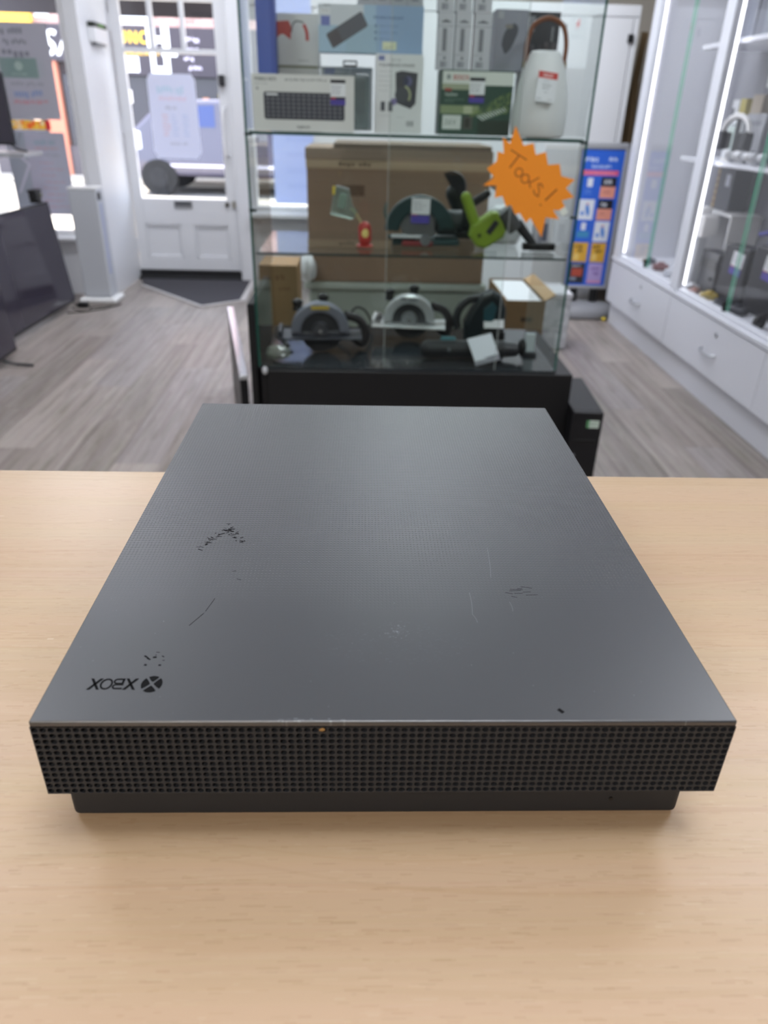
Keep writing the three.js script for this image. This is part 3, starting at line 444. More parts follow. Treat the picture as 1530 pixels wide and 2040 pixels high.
{
  const o = thing('heat_appliance', 'white plastic appliance with a round black knob behind the lime green tool', 'appliance', [0.455, SH2, -2.44]);
  part(o, 'housing', ex([[-0.07, 0.0], [0.06, 0.0], [0.075, 0.04], [0.06, 0.075], [0.02, 0.12], [-0.02, 0.115], [-0.05, 0.085], [-0.08, 0.06]], 0.09, 0.014), mat('#cfd3d6', 0.4));
  part(o, 'knob', cyl(0.021, 0.023, 0.02, -0.028, 0.07, 0.052, [Math.PI / 2, 0, 0]), BLACK);
  part(o, 'window', rb(0.042, 0.034, 0.004, -0.028, 0.028, 0.045, 0.008), mat('#83898e', 0.3));
}
{
  const o = thing('paper_slip', 'small pale blue slip tucked behind the left point of the orange star card', 'paper', [0.384, 1.062, -2.138]);
  part(o, 'slip', rb(0.05, 0.036, 0.001, 0, 0, 0, 0.0004, [0, 0, -0.65]), mat('#b9c2cb', 0.6));
}
{
  const o = thing('tool_clip_pack', 'white card pack with a grey printed bottle at the right end of the middle shelf', 'package', [0.59, SH2, -2.4]);
  part(o, 'pack', rb(0.055, 0.09, 0.03, 0, 0.046, 0, 0.004), printed(canvas(128, 192, (x, w, h) => { fill(x, '#d6d8e2', 0, 0, w, h); fill(x, '#767a90', 60, 40, 50, 120); fill(x, '#a5a8ba', 40, 110, 30, 60); })));
}
{
  const o = thing('battery_bar', 'long black battery bar lying at the right end of the middle shelf', 'battery', [0.555, SH2, -2.3]);
  part(o, 'bar', rb(0.105, 0.022, 0.03, 0.01, 0.0115, 0, 0.005), BLACK);
  part(o, 'bar_trim', rb(0.06, 0.004, 0.031, 0.01, 0.013, 0, 0.001), mat('#3a3c40', 0.4));
}

// ---------- tools on the case floor ----------
function circularSaw(name, label, pos, turn, s, housing, shoe, inner) {
  const o = thing(name, label, 'saw', pos, turn);
  const arc = new THREE.Shape(); arc.absarc(0, 0, 0.088, -0.08, Math.PI + 0.08); arc.lineTo(-0.058, 0.0); arc.absarc(0, 0, 0.058, Math.PI, 0, true);
  part(o, 'upper_guard', tf(ex(arc, 0.045, 0.007), [0, 0.07, 0], [0, 0, 0], [s, s, 1]), housing);
  part(o, 'blade', cyl(0.062 * s, 0.062 * s, 0.002, 0, 0.07, 0.004, [Math.PI / 2, 0, 0], 40), mat('#55575b', 0.35, { metalness: 0.7 }));
  const arbor = part(o, 'arbor', mg(cyl(0.026, 0.03, 0.018, 0, 0.075, 0.012, [Math.PI / 2, 0, 0]), cyl(0.01, 0.01, 0.03, 0, 0.075, 0.014, [Math.PI / 2, 0, 0])), inner);
  part(arbor, 'arbor_bolt', cyl(0.007, 0.007, 0.036, 0.0, 0.075, 0.016, [Math.PI / 2, 0, 0], 6), mat('#d8dadd', 0.25, { metalness: 0.8 }));
  part(o, 'shoe_plate', mg(rb(0.25 * s, 0.006, 0.13, 0.0, 0.058, 0.0, 0.002), rb(0.012, 0.03, 0.11, -0.12 * s, 0.068, 0, 0.003)), shoe);
  part(o, 'lower_guard', (() => { const a = new THREE.Shape(); a.absarc(0, 0, 0.062, Math.PI + 0.1, -0.1); a.lineTo(0.06, 0); return tf(ex(a, 0.014, 0.003), [0.01, 0.073, 0], [0, 0, 0], [s, s, 1]); })(), mat('#4c4f56', 0.4));
  part(o, 'motor', mg(cyl(0.038, 0.04, 0.09, 0.03, 0.09, -0.06, [Math.PI / 2, 0, 0]), cyl(0.03, 0.03, 0.02, 0.03, 0.09, -0.11, [Math.PI / 2, 0, 0])), mat('#26262a', 0.5));
  part(o, 'rear_handle', tube([[0.075 * s, 0.12, -0.02], [0.12 * s, 0.1, -0.03], [0.14 * s, 0.06, -0.03], [0.13 * s, 0.02, -0.03], [0.1 * s, 0.045, -0.02]], 0.015), mat('#2d2a2c', 0.55));
  for (const [a, b] of [[-0.075, 0.15], [0.012, 0.168]]) part(o, 'knob', mg(sph(0.017, a, b + 0.008, -0.035, [1.1, 0.8, 1]), cyl(0.012, 0.018, 0.02, a, b - 0.008, -0.035)), BLACK);
  return o;
}
const sawA = circularSaw('circular_saw', 'grey circular saw with a semicircular guard at the left on the case floor', [-0.148, CB + 0.0012, -2.3], 0.06, 1.12, mat('#6c707b', 0.42), mat('#2f3138', 0.45), mat('#46474c', 0.4));
part(sawA, 'guide_bar', mg(rb(0.012, 0.012, 0.13, -0.125, 0.05, 0.05, 0.003, [0, 0.3, 0]), rb(0.07, 0.01, 0.014, -0.125, 0.016, 0.1, 0.003, [0, 0, 0.3])), BLACK);
part(sawA, 'maker_plate', rb(0.06, 0.012, 0.002, 0.0, 0.153, 0.024, 0.001, [-0.1, 0, 0]), mat('#b19a3c', 0.5));
const sawB = circularSaw('circular_saw', 'silver circular saw with a bright shoe plate, second from the left on the case floor', [0.165, CB + 0.0012, -2.47], -0.1, 1.05, mat('#c7cbce', 0.3, { metalness: 0.35 }), mat('#dfe2e4', 0.3, { metalness: 0.3 }), mat('#8e9296', 0.35));
part(sawB, 'maker_plate', rb(0.07, 0.014, 0.002, 0, 0.148, 0.024, 0.001), printed(canvas(128, 32, (x, w, h) => { fill(x, '#b9bdc2', 0, 0, w, h); words(x, '#5d6268', 8, 6, 110, 20, 2); })));
part(sawB, 'adjuster', mg(cyl(0.012, 0.012, 0.03, -0.105, 0.085, 0.03, [Math.PI / 2, 0, 0]), bx(0.02, 0.025, 0.01, -0.11, 0.07, 0.03)), STEEL);
{
  const o = thing('extension_lead', 'thin black power lead running between the two circular saws', 'cable', [0, 0, 0]);
  part(o, 'cable', tube([[-0.1, CB + 0.012, -2.45], [-0.06, CB + 0.06, -2.5], [-0.03, CB + 0.1, -2.52], [0.0, CB + 0.09, -2.54], [0.025, CB + 0.05, -2.56], [0.03, CB + 0.02, -2.59], [-0.02, CB + 0.012, -2.6]], 0.004), BLACK);
}
{
  const o = thing('plastic_bag', 'crumpled clear plastic bag at the left corner of the case floor', 'bag', [-0.28, CB, -2.178]);
  const g = new THREE.IcosahedronGeometry(0.05, 3), p = g.attributes.position; for (let i = 0; i < p.count; i++) { const a = p.getX(i), b = p.getY(i), c = p.getZ(i), k = 1 + 0.2 * Math.sin(a * 190 + b * 130) * Math.sin(c * 170 + 1.3); p.setXYZ(i, a * k * 0.8, b * k * 0.45, c * k * 0.55); } g.computeVertexNormals();
  part(o, 'bag_film', g.translate(0, 0.032, 0), mat('#cfd6cc', 0.12, { transmission: 0.8, thickness: 0 }));
}
{
  const o = thing('jigsaw', 'upright dark teal power saw with a white label on its side', 'saw', [0.442, CB, -2.47]);
  part(o, 'saw_body', ex([[-0.075, 0.005], [0.06, 0.005], [0.07, 0.06], [0.068, 0.12], [0.05, 0.165], [0.015, 0.185], [-0.02, 0.17], [-0.055, 0.12], [-0.08, 0.07]], 0.07, 0.014), mat('#162126', 0.45));
  part(o, 'teal_grip', ex([[-0.012, 0.07], [0.022, 0.07], [0.035, 0.13], [0.015, 0.15], [-0.015, 0.125]], 0.078, 0.006), mat('#28505a', 0.45));
  part(o, 'side_guard', tf(new THREE.TorusGeometry(0.075, 0.014, 10, 32, 2.2), [-0.03, 0.08, 0], [0, 0, 1.4]), DARKGREY);
  part(o, 'battery', rb(0.085, 0.045, 0.075, 0.025, 0.026, 0.02, 0.006), BLACK);
  part(o, 'battery_stripe', rb(0.086, 0.01, 0.076, 0.025, 0.012, 0.02, 0.003), TEAL2);
  sticker(o, 'white_label', 0.072, 0.036, [0.025, 0.075, 0.042], [-0.6, 0, 0], PAPER);
}
{
  const o = thing('cordless_drill', 'long black power tool lying at the front right of the case floor', 'tool', [0.36, CB, -2.235]);
  part(o, 'tool_body', mg(tf(new THREE.CapsuleGeometry(0.032, 0.14, 8, 24), [-0.07, 0.033, 0.0], [0, 0, Math.PI / 2], [1, 1, 0.9]), tf(new THREE.CylinderGeometry(0.028, 0.032, 0.1, 24), [0.06, 0.034, 0], [0, 0, Math.PI / 2])), mat('#222327', 0.5));
  part(o, 'chuck', mg(cyl(0.022, 0.027, 0.045, 0.135, 0.036, 0, [0, 0, -Math.PI / 2]), cyl(0.01, 0.02, 0.02, 0.167, 0.036, 0, [0, 0, -Math.PI / 2])), mat('#2d2e33', 0.4));
  part(o, 'lock_ring', mg(sph(0.024, 0.175, 0.045, 0, [0.6, 1.2, 1])), BLACK);
  part(o, 'screw', cyl(0.006, 0.006, 0.004, -0.075, 0.04, 0.029, [Math.PI / 2, 0, 0]), mat('#6a6c72', 0.4));
  part(o, 'teal_badge', rb(0.05, 0.03, 0.02, -0.075, 0.058, -0.012, 0.006), TEAL2);
}
{
  const o = thing('price_card', 'white price card with a grey and red foot leaning on the long black tool', 'card', [0.395, CB + 0.014, -2.18]);
  part(o, 'card', rb(0.085, 0.085, 0.002, 0, 0.042, -0.008, 0.0008, [-0.75, 0, 0.28]), mat('#dcdfe8', 0.6));
  part(o, 'card_strip', rb(0.085, 0.02, 0.0025, 0.012, 0.008, 0.021, 0.0008, [-0.45, 0, 0.28]), mat('#8b8c96', 0.6));
  part(o, 'red_mark', rb(0.03, 0.012, 0.003, -0.012, 0.001, 0.0235, 0.0008, [-0.45, 0, 0.28]), mat('#a6473f', 0.6));
}
{
  const o = thing('label_holder', 'small clear upright label holder near the right corner of the case floor', 'card', [0.575, CB, -2.3]);
  part(o, 'holder', rb(0.034, 0.075, 0.01, 0, 0.038, 0, 0.002), mat('#b9c6c8', 0.3)); part(o, 'holder_foot', rb(0.05, 0.012, 0.04, 0, 0.0065, 0, 0.003), DARKGREY);
}

// ---------- things behind the case ----------
const KRAFT = mat('#8a6a48', 0.8), KRAFT2 = mat('#7a5d40', 0.8);
{
  const o = thing('storage_box', 'pale grey-green plastic storage box standing under the big cardboard box', 'box', [0.16, 0.001, -3.75]);
  part(o, 'tub', rb(0.86, 0.46, 0.44, 0, 0.232, 0, 0.02), mat('#a5aea4', 0.5)); part(o, 'lid', rb(0.9, 0.04, 0.48, 0, 0.48, 0, 0.012), mat('#b4bcb2', 0.5));
}
{
  const o = thing('cardboard_box', 'very large brown cardboard box with a taped lid seen through the display case', 'box', [0.16, 0.502, -3.74]);
  part(o, 'box_body', rmm(-0.425, 0.425, 0, 0.57, -0.23, 0.23, 0.004), printed(canvas(768, 512, (x, w, h) => { fill(x, '#8f7863', 0, 0, w, h); for (let i = 0; i < 300; i++) { x.globalAlpha = 0.06; fill(x, rnd() < 0.5 ? '#a98a66' : '#5e4632', 0, rr(0, h), w, rr(1, 3)); } x.globalAlpha = 0.8; fill(x, '#5a4331', 110, 120, 130, 42); x.globalAlpha = 1; }), 0.8));
  part(o, 'box_lid', rmm(-0.43, 0.43, 0.54, 0.59, -0.236, 0.236, 0.004), mat('#857564', 0.8));
  part(o, 'parcel_tape', rmm(-0.428, 0.428, 0.505, 0.54, 0.229, 0.2325, 0.001), printed(canvas(512, 32, (x, w, h) => { fill(x, '#b09c80', 0, 0, w, h); words(x, '#5d4a38', 90, 8, 120, 14, 2); }), 0.4));
  part(o, 'box_flap', rmm(-0.3, 0.42, 0.588, 0.61, -0.2, 0.236, 0.003), mat('#6e6254', 0.8));
}
carton('cardboard_box', 'small brown cardboard box with printed marks at the left behind the case', 'box', [-0.44, -0.28], [0.36, 0.665], -3.0, 0.22, '#9c7b50', canvas(256, 512, (x, w, h) => { fill(x, '#8a724f', 0, 0, w, h); fill(x, '#786142', 0, 0, 100, h); words(x, '#6d5034', 110, 60, 130, 40, 2); words(x, '#6d5034', 130, 150, 100, 20, 2); words(x, '#6d5034', 60, 400, 80, 16, 2); }));
{
  const o = thing('low_stool', 'low white stool carrying the small brown box behind the case', 'stool', [-0.36, 0.001, -3.1]);
  part(o, 'stool_top', rb(0.2, 0.03, 0.26, 0, 0.342, 0, 0.008), WHITE); for (const [a, b] of [[-1, -1], [1, -1], [-1, 1], [1, 1]]) part(o, 'leg', cyl(0.013, 0.011, 0.328, a * 0.08, 0.164, b * 0.1), WHITE);
}
{
  const o = thing('carrier_bag', 'white plastic bag resting on the pale storage box beside the big cardboard box', 'bag', [-0.315, 0.502, -3.6]);
  const g = new THREE.IcosahedronGeometry(0.05, 3), p = g.attributes.position; for (let i = 0; i < p.count; i++) { const a = p.getX(i), b = p.getY(i), c = p.getZ(i), k = 1 + 0.12 * Math.sin(a * 120) * Math.sin(c * 90 + b * 60); p.setXYZ(i, a * k * 0.75, b * k * 1.3, c * k * 0.9); } g.computeVertexNormals();
  part(o, 'bag_film', g.translate(0.05, 0.07, 0.13), mat('#dfe3e4', 0.4));
}
{
  const o = thing('open_carton', 'long open brown carton holding a white slab, behind the right of the case', 'box', [0.69, 0.001, -3.18]);
  part(o, 'carton_body', mg(bmm(-0.085, 0.085, 0.0, 0.55, 0.23, 0.236), bmm(-0.085, 0.085, 0.0, 0.55, -0.236, -0.23), bmm(-0.085, -0.079, 0, 0.55, -0.23, 0.23), bmm(0.079, 0.085, 0, 0.55, -0.23, 0.23), bmm(-0.08, 0.08, 0, 0.006, -0.23, 0.23)), mat('#7f6343', 0.8));
  part(o, 'side_flap', tf(bmm(0, 0.05, -0.003, 0.003, -0.23, 0.23), [0.083, 0.55, 0], [0, 0, 0.5]), mat('#b89a74', 0.8));
  part(o, 'white_slab', rmm(-0.076, 0.076, 0.01, 0.545, -0.225, 0.225, 0.006), mat('#e4e7ea', 0.6));
  part(o, 'hand_hole', rb(0.05, 0.02, 0.001, 0.01, 0.47, 0.2362, 0.0004), mat('#43341f', 0.9));
}
{
  const o = thing('paper_carton', 'white and grey printed carton on the floor left of the blue stand', 'box', [1.08, 0.001, -4.3]);
  part(o, 'box_body', rb(0.3, 0.3, 0.3, 0, 0.151, 0, 0.006), printed(canvas(128, 128, (x, w, h) => { fill(x, '#c6c7cb', 0, 0, w, h); for (let i = 0; i < 60; i++) { x.globalAlpha = 0.35; fill(x, rnd() < 0.5 ? '#e6e7ea' : '#96979e', rr(0, w), rr(0, h), rr(6, 30), rr(4, 16)); } x.globalAlpha = 1; }), 0.7));
  part(o, 'box_lid', rb(0.31, 0.03, 0.31, 0, 0.315, 0, 0.006), mat('#d3d4d8', 0.6));
}
// white cupboards along the front pier
function cupboard(name, label, x0, x1, z, doors) {
  const o = thing(name, label, 'cupboard', [(x0 + x1) / 2, 0, z]); const w = x1 - x0;
  part(o, 'carcass', mg(rmm(-w / 2, w / 2, 0.001, 1.86, -0.42, -0.02, 0.003), rmm(-w / 2, w / 2, 1.8, 1.862, -0.42, 0.0, 0.003)), GLOSSWHITE);
  for (let i = 0; i < doors; i++) { const a = -w / 2 + 0.02 + i * (w - 0.06) / doors, b = a + (w - 0.06) / doors - 0.003; part(o, 'cupboard_door', rmm(a, b, 0.08, 1.796, -0.02, -0.001, 0.002), GLOSSWHITE); }
  part(o, 'end_stile', rmm(w / 2 - 0.036, w / 2, 0.08, 1.796, -0.02, 0.0, 0.002), GLOSSWHITE);
  part(o, 'kick_board', rmm(-w / 2, w / 2, 0.001, 0.077, -0.03, -0.018, 0.002), WHITE);
  return o;
}
cupboard('cupboard', 'tall white cupboard directly behind the display case, left of the other one', -0.34, 0.6, -5.32, 2);
{
  const o = cupboard('cupboard', 'tall white cupboard with a small black lock beside the right-hand wall', 0.603, 1.735, -5.3, 2);
  part(o, 'cupboard_lock', rb(0.034, 0.045, 0.02, 0.52, 1.685, 0.01, 0.003), BLACK);
  const n = sticker(o, 'notice', 0.11, 0.13, [0.175, 1.735, 0.0006], [0, 0, 0], printed(canvas(128, 160, (x, w, h) => { fill(x, '#dcdfe2', 0, 0, w, h); x.strokeStyle = '#b9bdc4'; x.lineWidth = 3; x.beginPath(); x.moveTo(24, 14); x.lineTo(104, 14); x.quadraticCurveTo(104, 90, 64, 110); x.quadraticCurveTo(24, 90, 24, 14); x.stroke(); x.fillStyle = '#d0454a'; x.beginPath(); x.moveTo(70, 26); x.lineTo(46, 64); x.lineTo(60, 64); x.lineTo(54, 92); x.lineTo(84, 54); x.lineTo(68, 54); x.lineTo(80, 26); x.fill(); words(x, '#aeb2ba', 24, 132, 80, 8, 3); })));
  part(n, 'notice_peg', rb(0.012, 0.045, 0.01, -0.075, 0, 0, 0.003), GREY); n.children[0].position.set(0.175, 1.73, 0.005);
}
for (const [i, [x, z, h, t]] of [[1.84, -5.62, 1.75, -0.05], [1.87, -5.5, 1.45, 0.05]].entries()) {
  const o = thing('wooden_batten', ['taller brown wooden batten leaning on the grey wall past the white cupboard', 'shorter brown wooden batten leaning closest to the white wall cabinet'][i], 'batten', [x, 0, z]);
  part(o, 'batten', rb(0.045, h, 0.022, 0, h / 2 + 0.002, 0, 0.003, [0, 0, t]), mat('#6e5a3e', 0.7));
}

// ---------- blue notice stand ----------
{
  const o = thing('poster_stand', 'blue advertising poster in a silver frame stand by the white cupboard', 'poster stand', [1.56, 0, -5.05], -0.03);
  const cards = canvas(512, 1280, (x, w, h) => {
    fill(x, '#2f66d4', 0, 0, w, h); words(x, '#dfe8fa', 40, 60, 200, 40, 3); words(x, '#dfe8fa', 330, 60, 110, 38, 2); words(x, '#c9d8f6', 130, 130, 270, 30, 5); fill(x, '#df5f86', 40, 180, 430, 46); words(x, '#f0a6bb', 60, 192, 380, 20, 9);
    const card = (a, b, k) => {
      if (k === 0) { fill(x, '#e6e9f4', a + 60, b + 10, 70, 80); words(x, '#7aa0e8', a + 40, b + 110, 120, 18, 3); words(x, '#7aa0e8', a + 40, b + 140, 100, 14, 3); }
      if (k === 1) { fill(x, '#e79c86', a, b, 186, 190); fill(x, '#22252f', a, b, 186, 84); words(x, '#e8eaf0', a + 40, b + 20, 110, 44, 2); words(x, '#c97f74', a + 40, b + 110, 100, 40, 3); }
      if (k === 2) { fill(x, '#e3e8f2', a, b, 186, 190); x.fillStyle = '#5c90dc'; x.beginPath(); x.ellipse(a + 110, b + 100, 24, 56, -0.3, 0, 7); x.fill(); x.beginPath(); x.ellipse(a + 50, b + 130, 26, 18, 0, 0, 7); x.fill(); fill(x, '#d0566a', a + 92, b + 34, 20, 18); }
      if (k === 3) { fill(x, '#e6e9f4', a + 60, b + 14, 60, 70); fill(x, '#4593c4', a + 20, b + 96, 150, 60); }
      if (k === 4) { fill(x, '#e2ae3c', a, b, 186, 190); words(x, '#3a2d16', a + 20, b + 20, 140, 34, 3); words(x, '#3a2d16', a + 60, b + 62, 100, 34, 3); x.fillStyle = '#f1d076'; x.beginPath(); x.arc(a + 50, b + 140, 36, 0, 7); x.fill(); }
      if (k === 5) { fill(x, '#2d2f38', a, b, 186, 200); fill(x, '#b8503c', a + 20, b + 50, 140, 80); words(x, '#c9ccd6', a + 20, b + 10, 140, 24, 4); fill(x, '#8e97a6', a + 10, b + 140, 80, 30); }
      if (k === 6) { fill(x, '#b9a4da', a, b, 186, 200); words(x, '#7b63ac', a + 40, b + 30, 120, 30, 3); words(x, '#7b63ac', a + 70, b + 74, 90, 40, 2); fill(x, '#d79ac4', a, b + 170, 186, 24); }
    };
    [[0, 1], [2, 1], [3, 2], [4, 4], [5, 6]].forEach(([p, q], i) => { card(46, 240 + i * 204, p); card(276, 240 + i * 204, q); });
  });
  part(o, 'poster', bx(0.275, 0.855, 0.006, -0.005, 0.63, 0.012), [BLACK, BLACK, BLACK, BLACK, printed(cards, 0.3), BLACK]);
  part(o, 'snap_frame', mg(rmm(-0.165, 0.165, 1.06, 1.1, -0.015, 0.02, 0.01), rmm(-0.165, 0.165, 0.18, 0.205, -0.015, 0.02, 0.008), rmm(0.132, 0.165, 0.18, 1.1, -0.015, 0.02, 0.01), rmm(-0.165, -0.142, 0.18, 1.1, -0.015, 0.02, 0.008), rmm(-0.15, 0.15, 0.19, 1.08, -0.012, 0.002, 0.003)), mat('#b4b5b8', 0.35, { metalness: 0.4 }));
  for (const s of [-1, 1]) part(o, 'spring_foot', rb(0.05, 0.1, 0.04, s * 0.07, 0.135, 0, 0.006), BLACK);
  part(o, 'weighted_base', lathe([[0, 0], [0.24, 0], [0.255, 0.015], [0.25, 0.05], [0.2, 0.085], [0, 0.095]], 40).scale(1.05, 1, 0.62).translate(-0.02, 0.002, 0.02), mat('#8c8d91', 0.5));
}
{
  const o = thing('black_sack', 'slumped black sack in the gap between the blue stand and the wall cabinet', 'bag', [1.735, 0, -5.27]);
  const g = new THREE.IcosahedronGeometry(0.12, 3), p = g.attributes.position; for (let i = 0; i < p.count; i++) { const a = p.getX(i), b = p.getY(i), c = p.getZ(i), k = 1 + 0.08 * Math.sin(a * 50) * Math.sin(c * 40 + b * 30); p.setXYZ(i, a * k * 0.3, b * k * 1.6, c * k * 0.55); } g.computeVertexNormals();
  part(o, 'sack', g.translate(0.09, 0.21, 0.07), RUBBER);
}
{ const o = thing('yellow_scrap', 'small yellow scrap on the floor at the foot of the white wall cabinet', 'scrap', [1.675, 0.0005, -4.86]); part(o, 'scrap', sph(0.016, 0, 0.014, 0, [1, 0.85, 0.8]), YELLOW); }

// ---------- white glass-fronted wall cabinet ----------
{
  const o = thing('wall_cabinet', 'long white wall cabinet with lit glass display bays over drawers on the right', 'cabinet', [0, 0, 0]);
  const XB = 2.095, CW = mat('#d6d8e0', 0.4), Z0 = -4.84, Z1 = -1.4;
  part(o, 'plinth', mg(bmm(1.7, XB, 0.001, 0.15, Z0, Z1)), CW);
  part(o, 'drawer_carcass', bmm(1.678, XB, 0.15, 0.418, Z0, Z1), CW);
  for (const [a, b] of [[-4.838, -3.783], [-3.779, -2.724], [-2.72, -1.402]]) {
    const d = part(o, 'drawer', rmm(1.66, 1.678, 0.152, 0.412, a, b, 0.002), CW), m = (a + b) / 2 + 0.035;
    part(d, 'drawer_handle', tube([[1.66, 0.268, m - 0.075], [1.642, 0.262, m - 0.06], [1.636, 0.258, m], [1.642, 0.262, m + 0.06], [1.66, 0.268, m + 0.075]], 0.005), STEEL);
    part(d, 'drawer_lock', cyl(0.01, 0.01, 0.008, 1.658, 0.36, m + 0.04, [0, 0, Math.PI / 2]), STEEL);
  }
  part(o, 'sill', mg(rmm(1.655, XB, 0.418, 0.44, Z0, Z1, 0.003), rmm(1.668, 1.715, 0.44, 0.458, Z0, Z1, 0.003)), CW);
  part(o, 'upright', mg(rmm(1.66, 1.69, 0.44, 2.3, Z0, -4.735, 0.003), rmm(1.688, XB, 0.44, 2.3, Z0, -4.805, 0.003)), CW);
  part(o, 'upright', mg(rmm(1.66, 1.69, 0.44, 2.3, -3.835, -3.735, 0.003), rmm(1.688, 1.71, 0.44, 2.3, -3.82, -3.785, 0.002)), CW);
  part(o, 'upright', rmm(1.66, 1.69, 0.44, 2.3, -2.66, -2.56, 0.003), CW);
  part(o, 'upright', rmm(1.66, XB, 0.44, 2.3, -1.44, Z1, 0.003), CW);
  part(o, 'back_board', bmm(2.06, XB, 0.44, 2.3, -4.79, -1.44), mat('#7d7e85', 0.6));
  part(o, 'cornice', rmm(1.66, XB, 2.24, 2.34, Z0, Z1, 0.003), CW);
  for (const [a, b, ys] of [[-4.8, -3.825, []], [-3.78, -2.66, [1.045, 1.56]], [-2.56, -1.44, [1.045, 1.56]]]) {
    for (const y of ys) part(o, 'bay_shelf', rmm(1.745, 2.06, y, y + 0.02, a - (a < -3 ? 0.46 : 0.09), b - 0.01, 0.002), CW);
    const m = (a + b) / 2;
    for (const [p, q, x] of [[a, m + 0.004, 1.706], [m - 0.002, b, 1.696]]) { const g = part(o, 'sliding_pane', sheet(x - 0.002, x + 0.002, 0.46, 2.24, p, q), PANE); const e = p === a ? q : p; part(g, 'pane_edge', bmm(x - 0.0025, x + 0.0025, 0.46, 2.24, e - 0.0015, e + 0.0015), PALE_EDGE); }
    part(o, 'pane_lock', rb(0.014, 0.05, 0.02, 1.69, 0.478, m - 0.01, 0.004), BLACK);
    const led = part(o, 'led_strip', bmm(1.711, 1.717, 0.47, 2.2, a + 0.001, a + 0.012), mat('#ffffff', 0.6, { emissive: new THREE.Color(0.95, 0.95, 1), emissiveIntensity: 2.5 })); led.userData.label = 'glowing white LED strip';
    const l = new THREE.RectAreaLight(new THREE.Color(0.93, 0.95, 1), STRIP_POWER, 0.02, 1.72); l.position.set(1.722, 1.33, a + 0.016); l.lookAt(2.2, 1.33, a + 0.6); scene.add(l);
  }
}
// goods in the wall cabinet
const goodsFrom = scene.children.length;
const CABF = 0.4415, cabBox = (name, label, x, y, z, w, h, d, col, tex, turn = -Math.PI / 2, group) => {
  const o = thing(name, label, 'box', [x, y, z], turn, group), s = mat(col, 0.55), f = tex ? printed(tex) : s;
  part(o, 'box_body', tf(new THREE.BoxGeometry(w, h, d), [0, h / 2 + 0.0005, 0]), [s, s, s, s, f, s]); return o;
};
const darkGoods = (hue) => canvas(128, 160, (x, w, h) => { fill(x, '#33353f', 0, 0, w, h); for (let i = 0; i < 30; i++) { x.globalAlpha = 0.5; fill(x, ['#4a4d5a', '#24262e', '#5c5f6c', hue][i % 4], rr(0, w), rr(0, h), rr(6, 50), rr(4, 26)); } x.globalAlpha = 1; });
cabBox('goods_box', 'dark box with an orange printed side standing low in the wall cabinet', 1.96, 0.82, -3.5, 0.2, 0.2, 0.1, '#3a3c44', canvas(160, 160, (x, w, h) => { fill(x, '#3e4048', 0, 0, w, h); fill(x, '#8a6a3a', 0, 0, 24, h); for (let i = 0; i < 6; i++) fill(x, '#c0a468', 4, 10 + i * 26, 16, 12); fill(x, '#c9ccd6', 90, 20, 40, 46); }));
{
  const o = thing('display_riser', 'white display riser inside the wall cabinet carrying a dark box', 'stand', [1.96, CABF, -3.45]);
  part(o, 'riser_top', rb(0.17, 0.016, 0.38, 0, 0.37, 0, 0.004), WHITE); for (const s of [-1, 1]) part(o, 'riser_leg', rb(0.16, 0.362, 0.014, 0, 0.181, s * 0.18, 0.003), WHITE);
}
for (const [i, [x, z, w, h, d, y]] of [[1.85, -3.2, 0.2, 0.27, 0.1, CABF], [1.9, -2.95, 0.22, 0.3, 0.14, CABF], [1.9, -2.68, 0.24, 0.32, 0.14, CABF]].entries()) {
  const o = thing('power_supply', ['black appliance with a white and purple price label, leftmost of three on the cabinet floor', 'black appliance with a white and purple price label, middle of three on the cabinet floor', 'black appliance with a white and purple price label, rightmost of three on the cabinet floor'][i], 'appliance', [x, y, z], -Math.PI / 2 + 0.15);
  part(o, 'case', rb(w, h, d, 0, h / 2 + 0.001, 0, 0.012), mat('#24252b', 0.45));
  part(o, 'vent', mg(...[0, 1, 2, 3].map((k) => rb(w * 0.6, 0.006, 0.003, 0, 0.03 + k * 0.014, d / 2, 0.001))), BLACK);
  sticker(o, 'price_label', 0.09, 0.105, [w * 0.12, h * 0.72, d / 2 + 0.001], [0, 0, -0.1], LABEL);
}
{ const o = thing('desktop_speaker', 'plain black boxy appliance without a label under the riser in the lit bay', 'appliance', [1.828, CABF, -3.43], -1.57);
  part(o, 'case', rb(0.2, 0.21, 0.08, 0, 0.106, 0, 0.01), mat('#27282e', 0.45)); part(o, 'front_panel', rb(0.18, 0.05, 0.004, 0, 0.15, 0.041, 0.001), BLACK); part(o, 'control_knob', cyl(0.012, 0.012, 0.012, 0.05, 0.08, 0.044, [Math.PI / 2, 0, 0]), DARKGREY); }
{ const o = thing('game_figure', 'blue and red model toy on top of the black appliances in the cabinet', 'toy', [1.9, 0.7445, -2.95], -1.2);
  part(o, 'toy_body', rb(0.16, 0.045, 0.06, 0, 0.025, 0, 0.012), mat('#2c3db0', 0.4)); part(o, 'toy_wing', rb(0.08, 0.02, 0.12, -0.08, 0.055, 0, 0.006, [0, 0, 0.3]), mat('#50509a', 0.4)); part(o, 'toy_nose', rb(0.09, 0.04, 0.05, 0.1, 0.04, 0, 0.012, [0, 0, 0.3]), mat('#c4483c', 0.45)); }
{ const o = thing('white_camera', 'white box-shaped device on a pale post at the left of the lit cabinet bay', 'device', [1.79, CABF, -3.6], -1.4);
  part(o, 'post', rb(0.05, 0.26, 0.05, 0, 0.131, 0, 0.006), LIGHTGREY); part(o, 'head', rb(0.13, 0.11, 0.1, 0, 0.315, 0, 0.016), WHITE); part(o, 'head_top', rb(0.06, 0.04, 0.06, -0.02, 0.385, 0, 0.01), WHITE); }
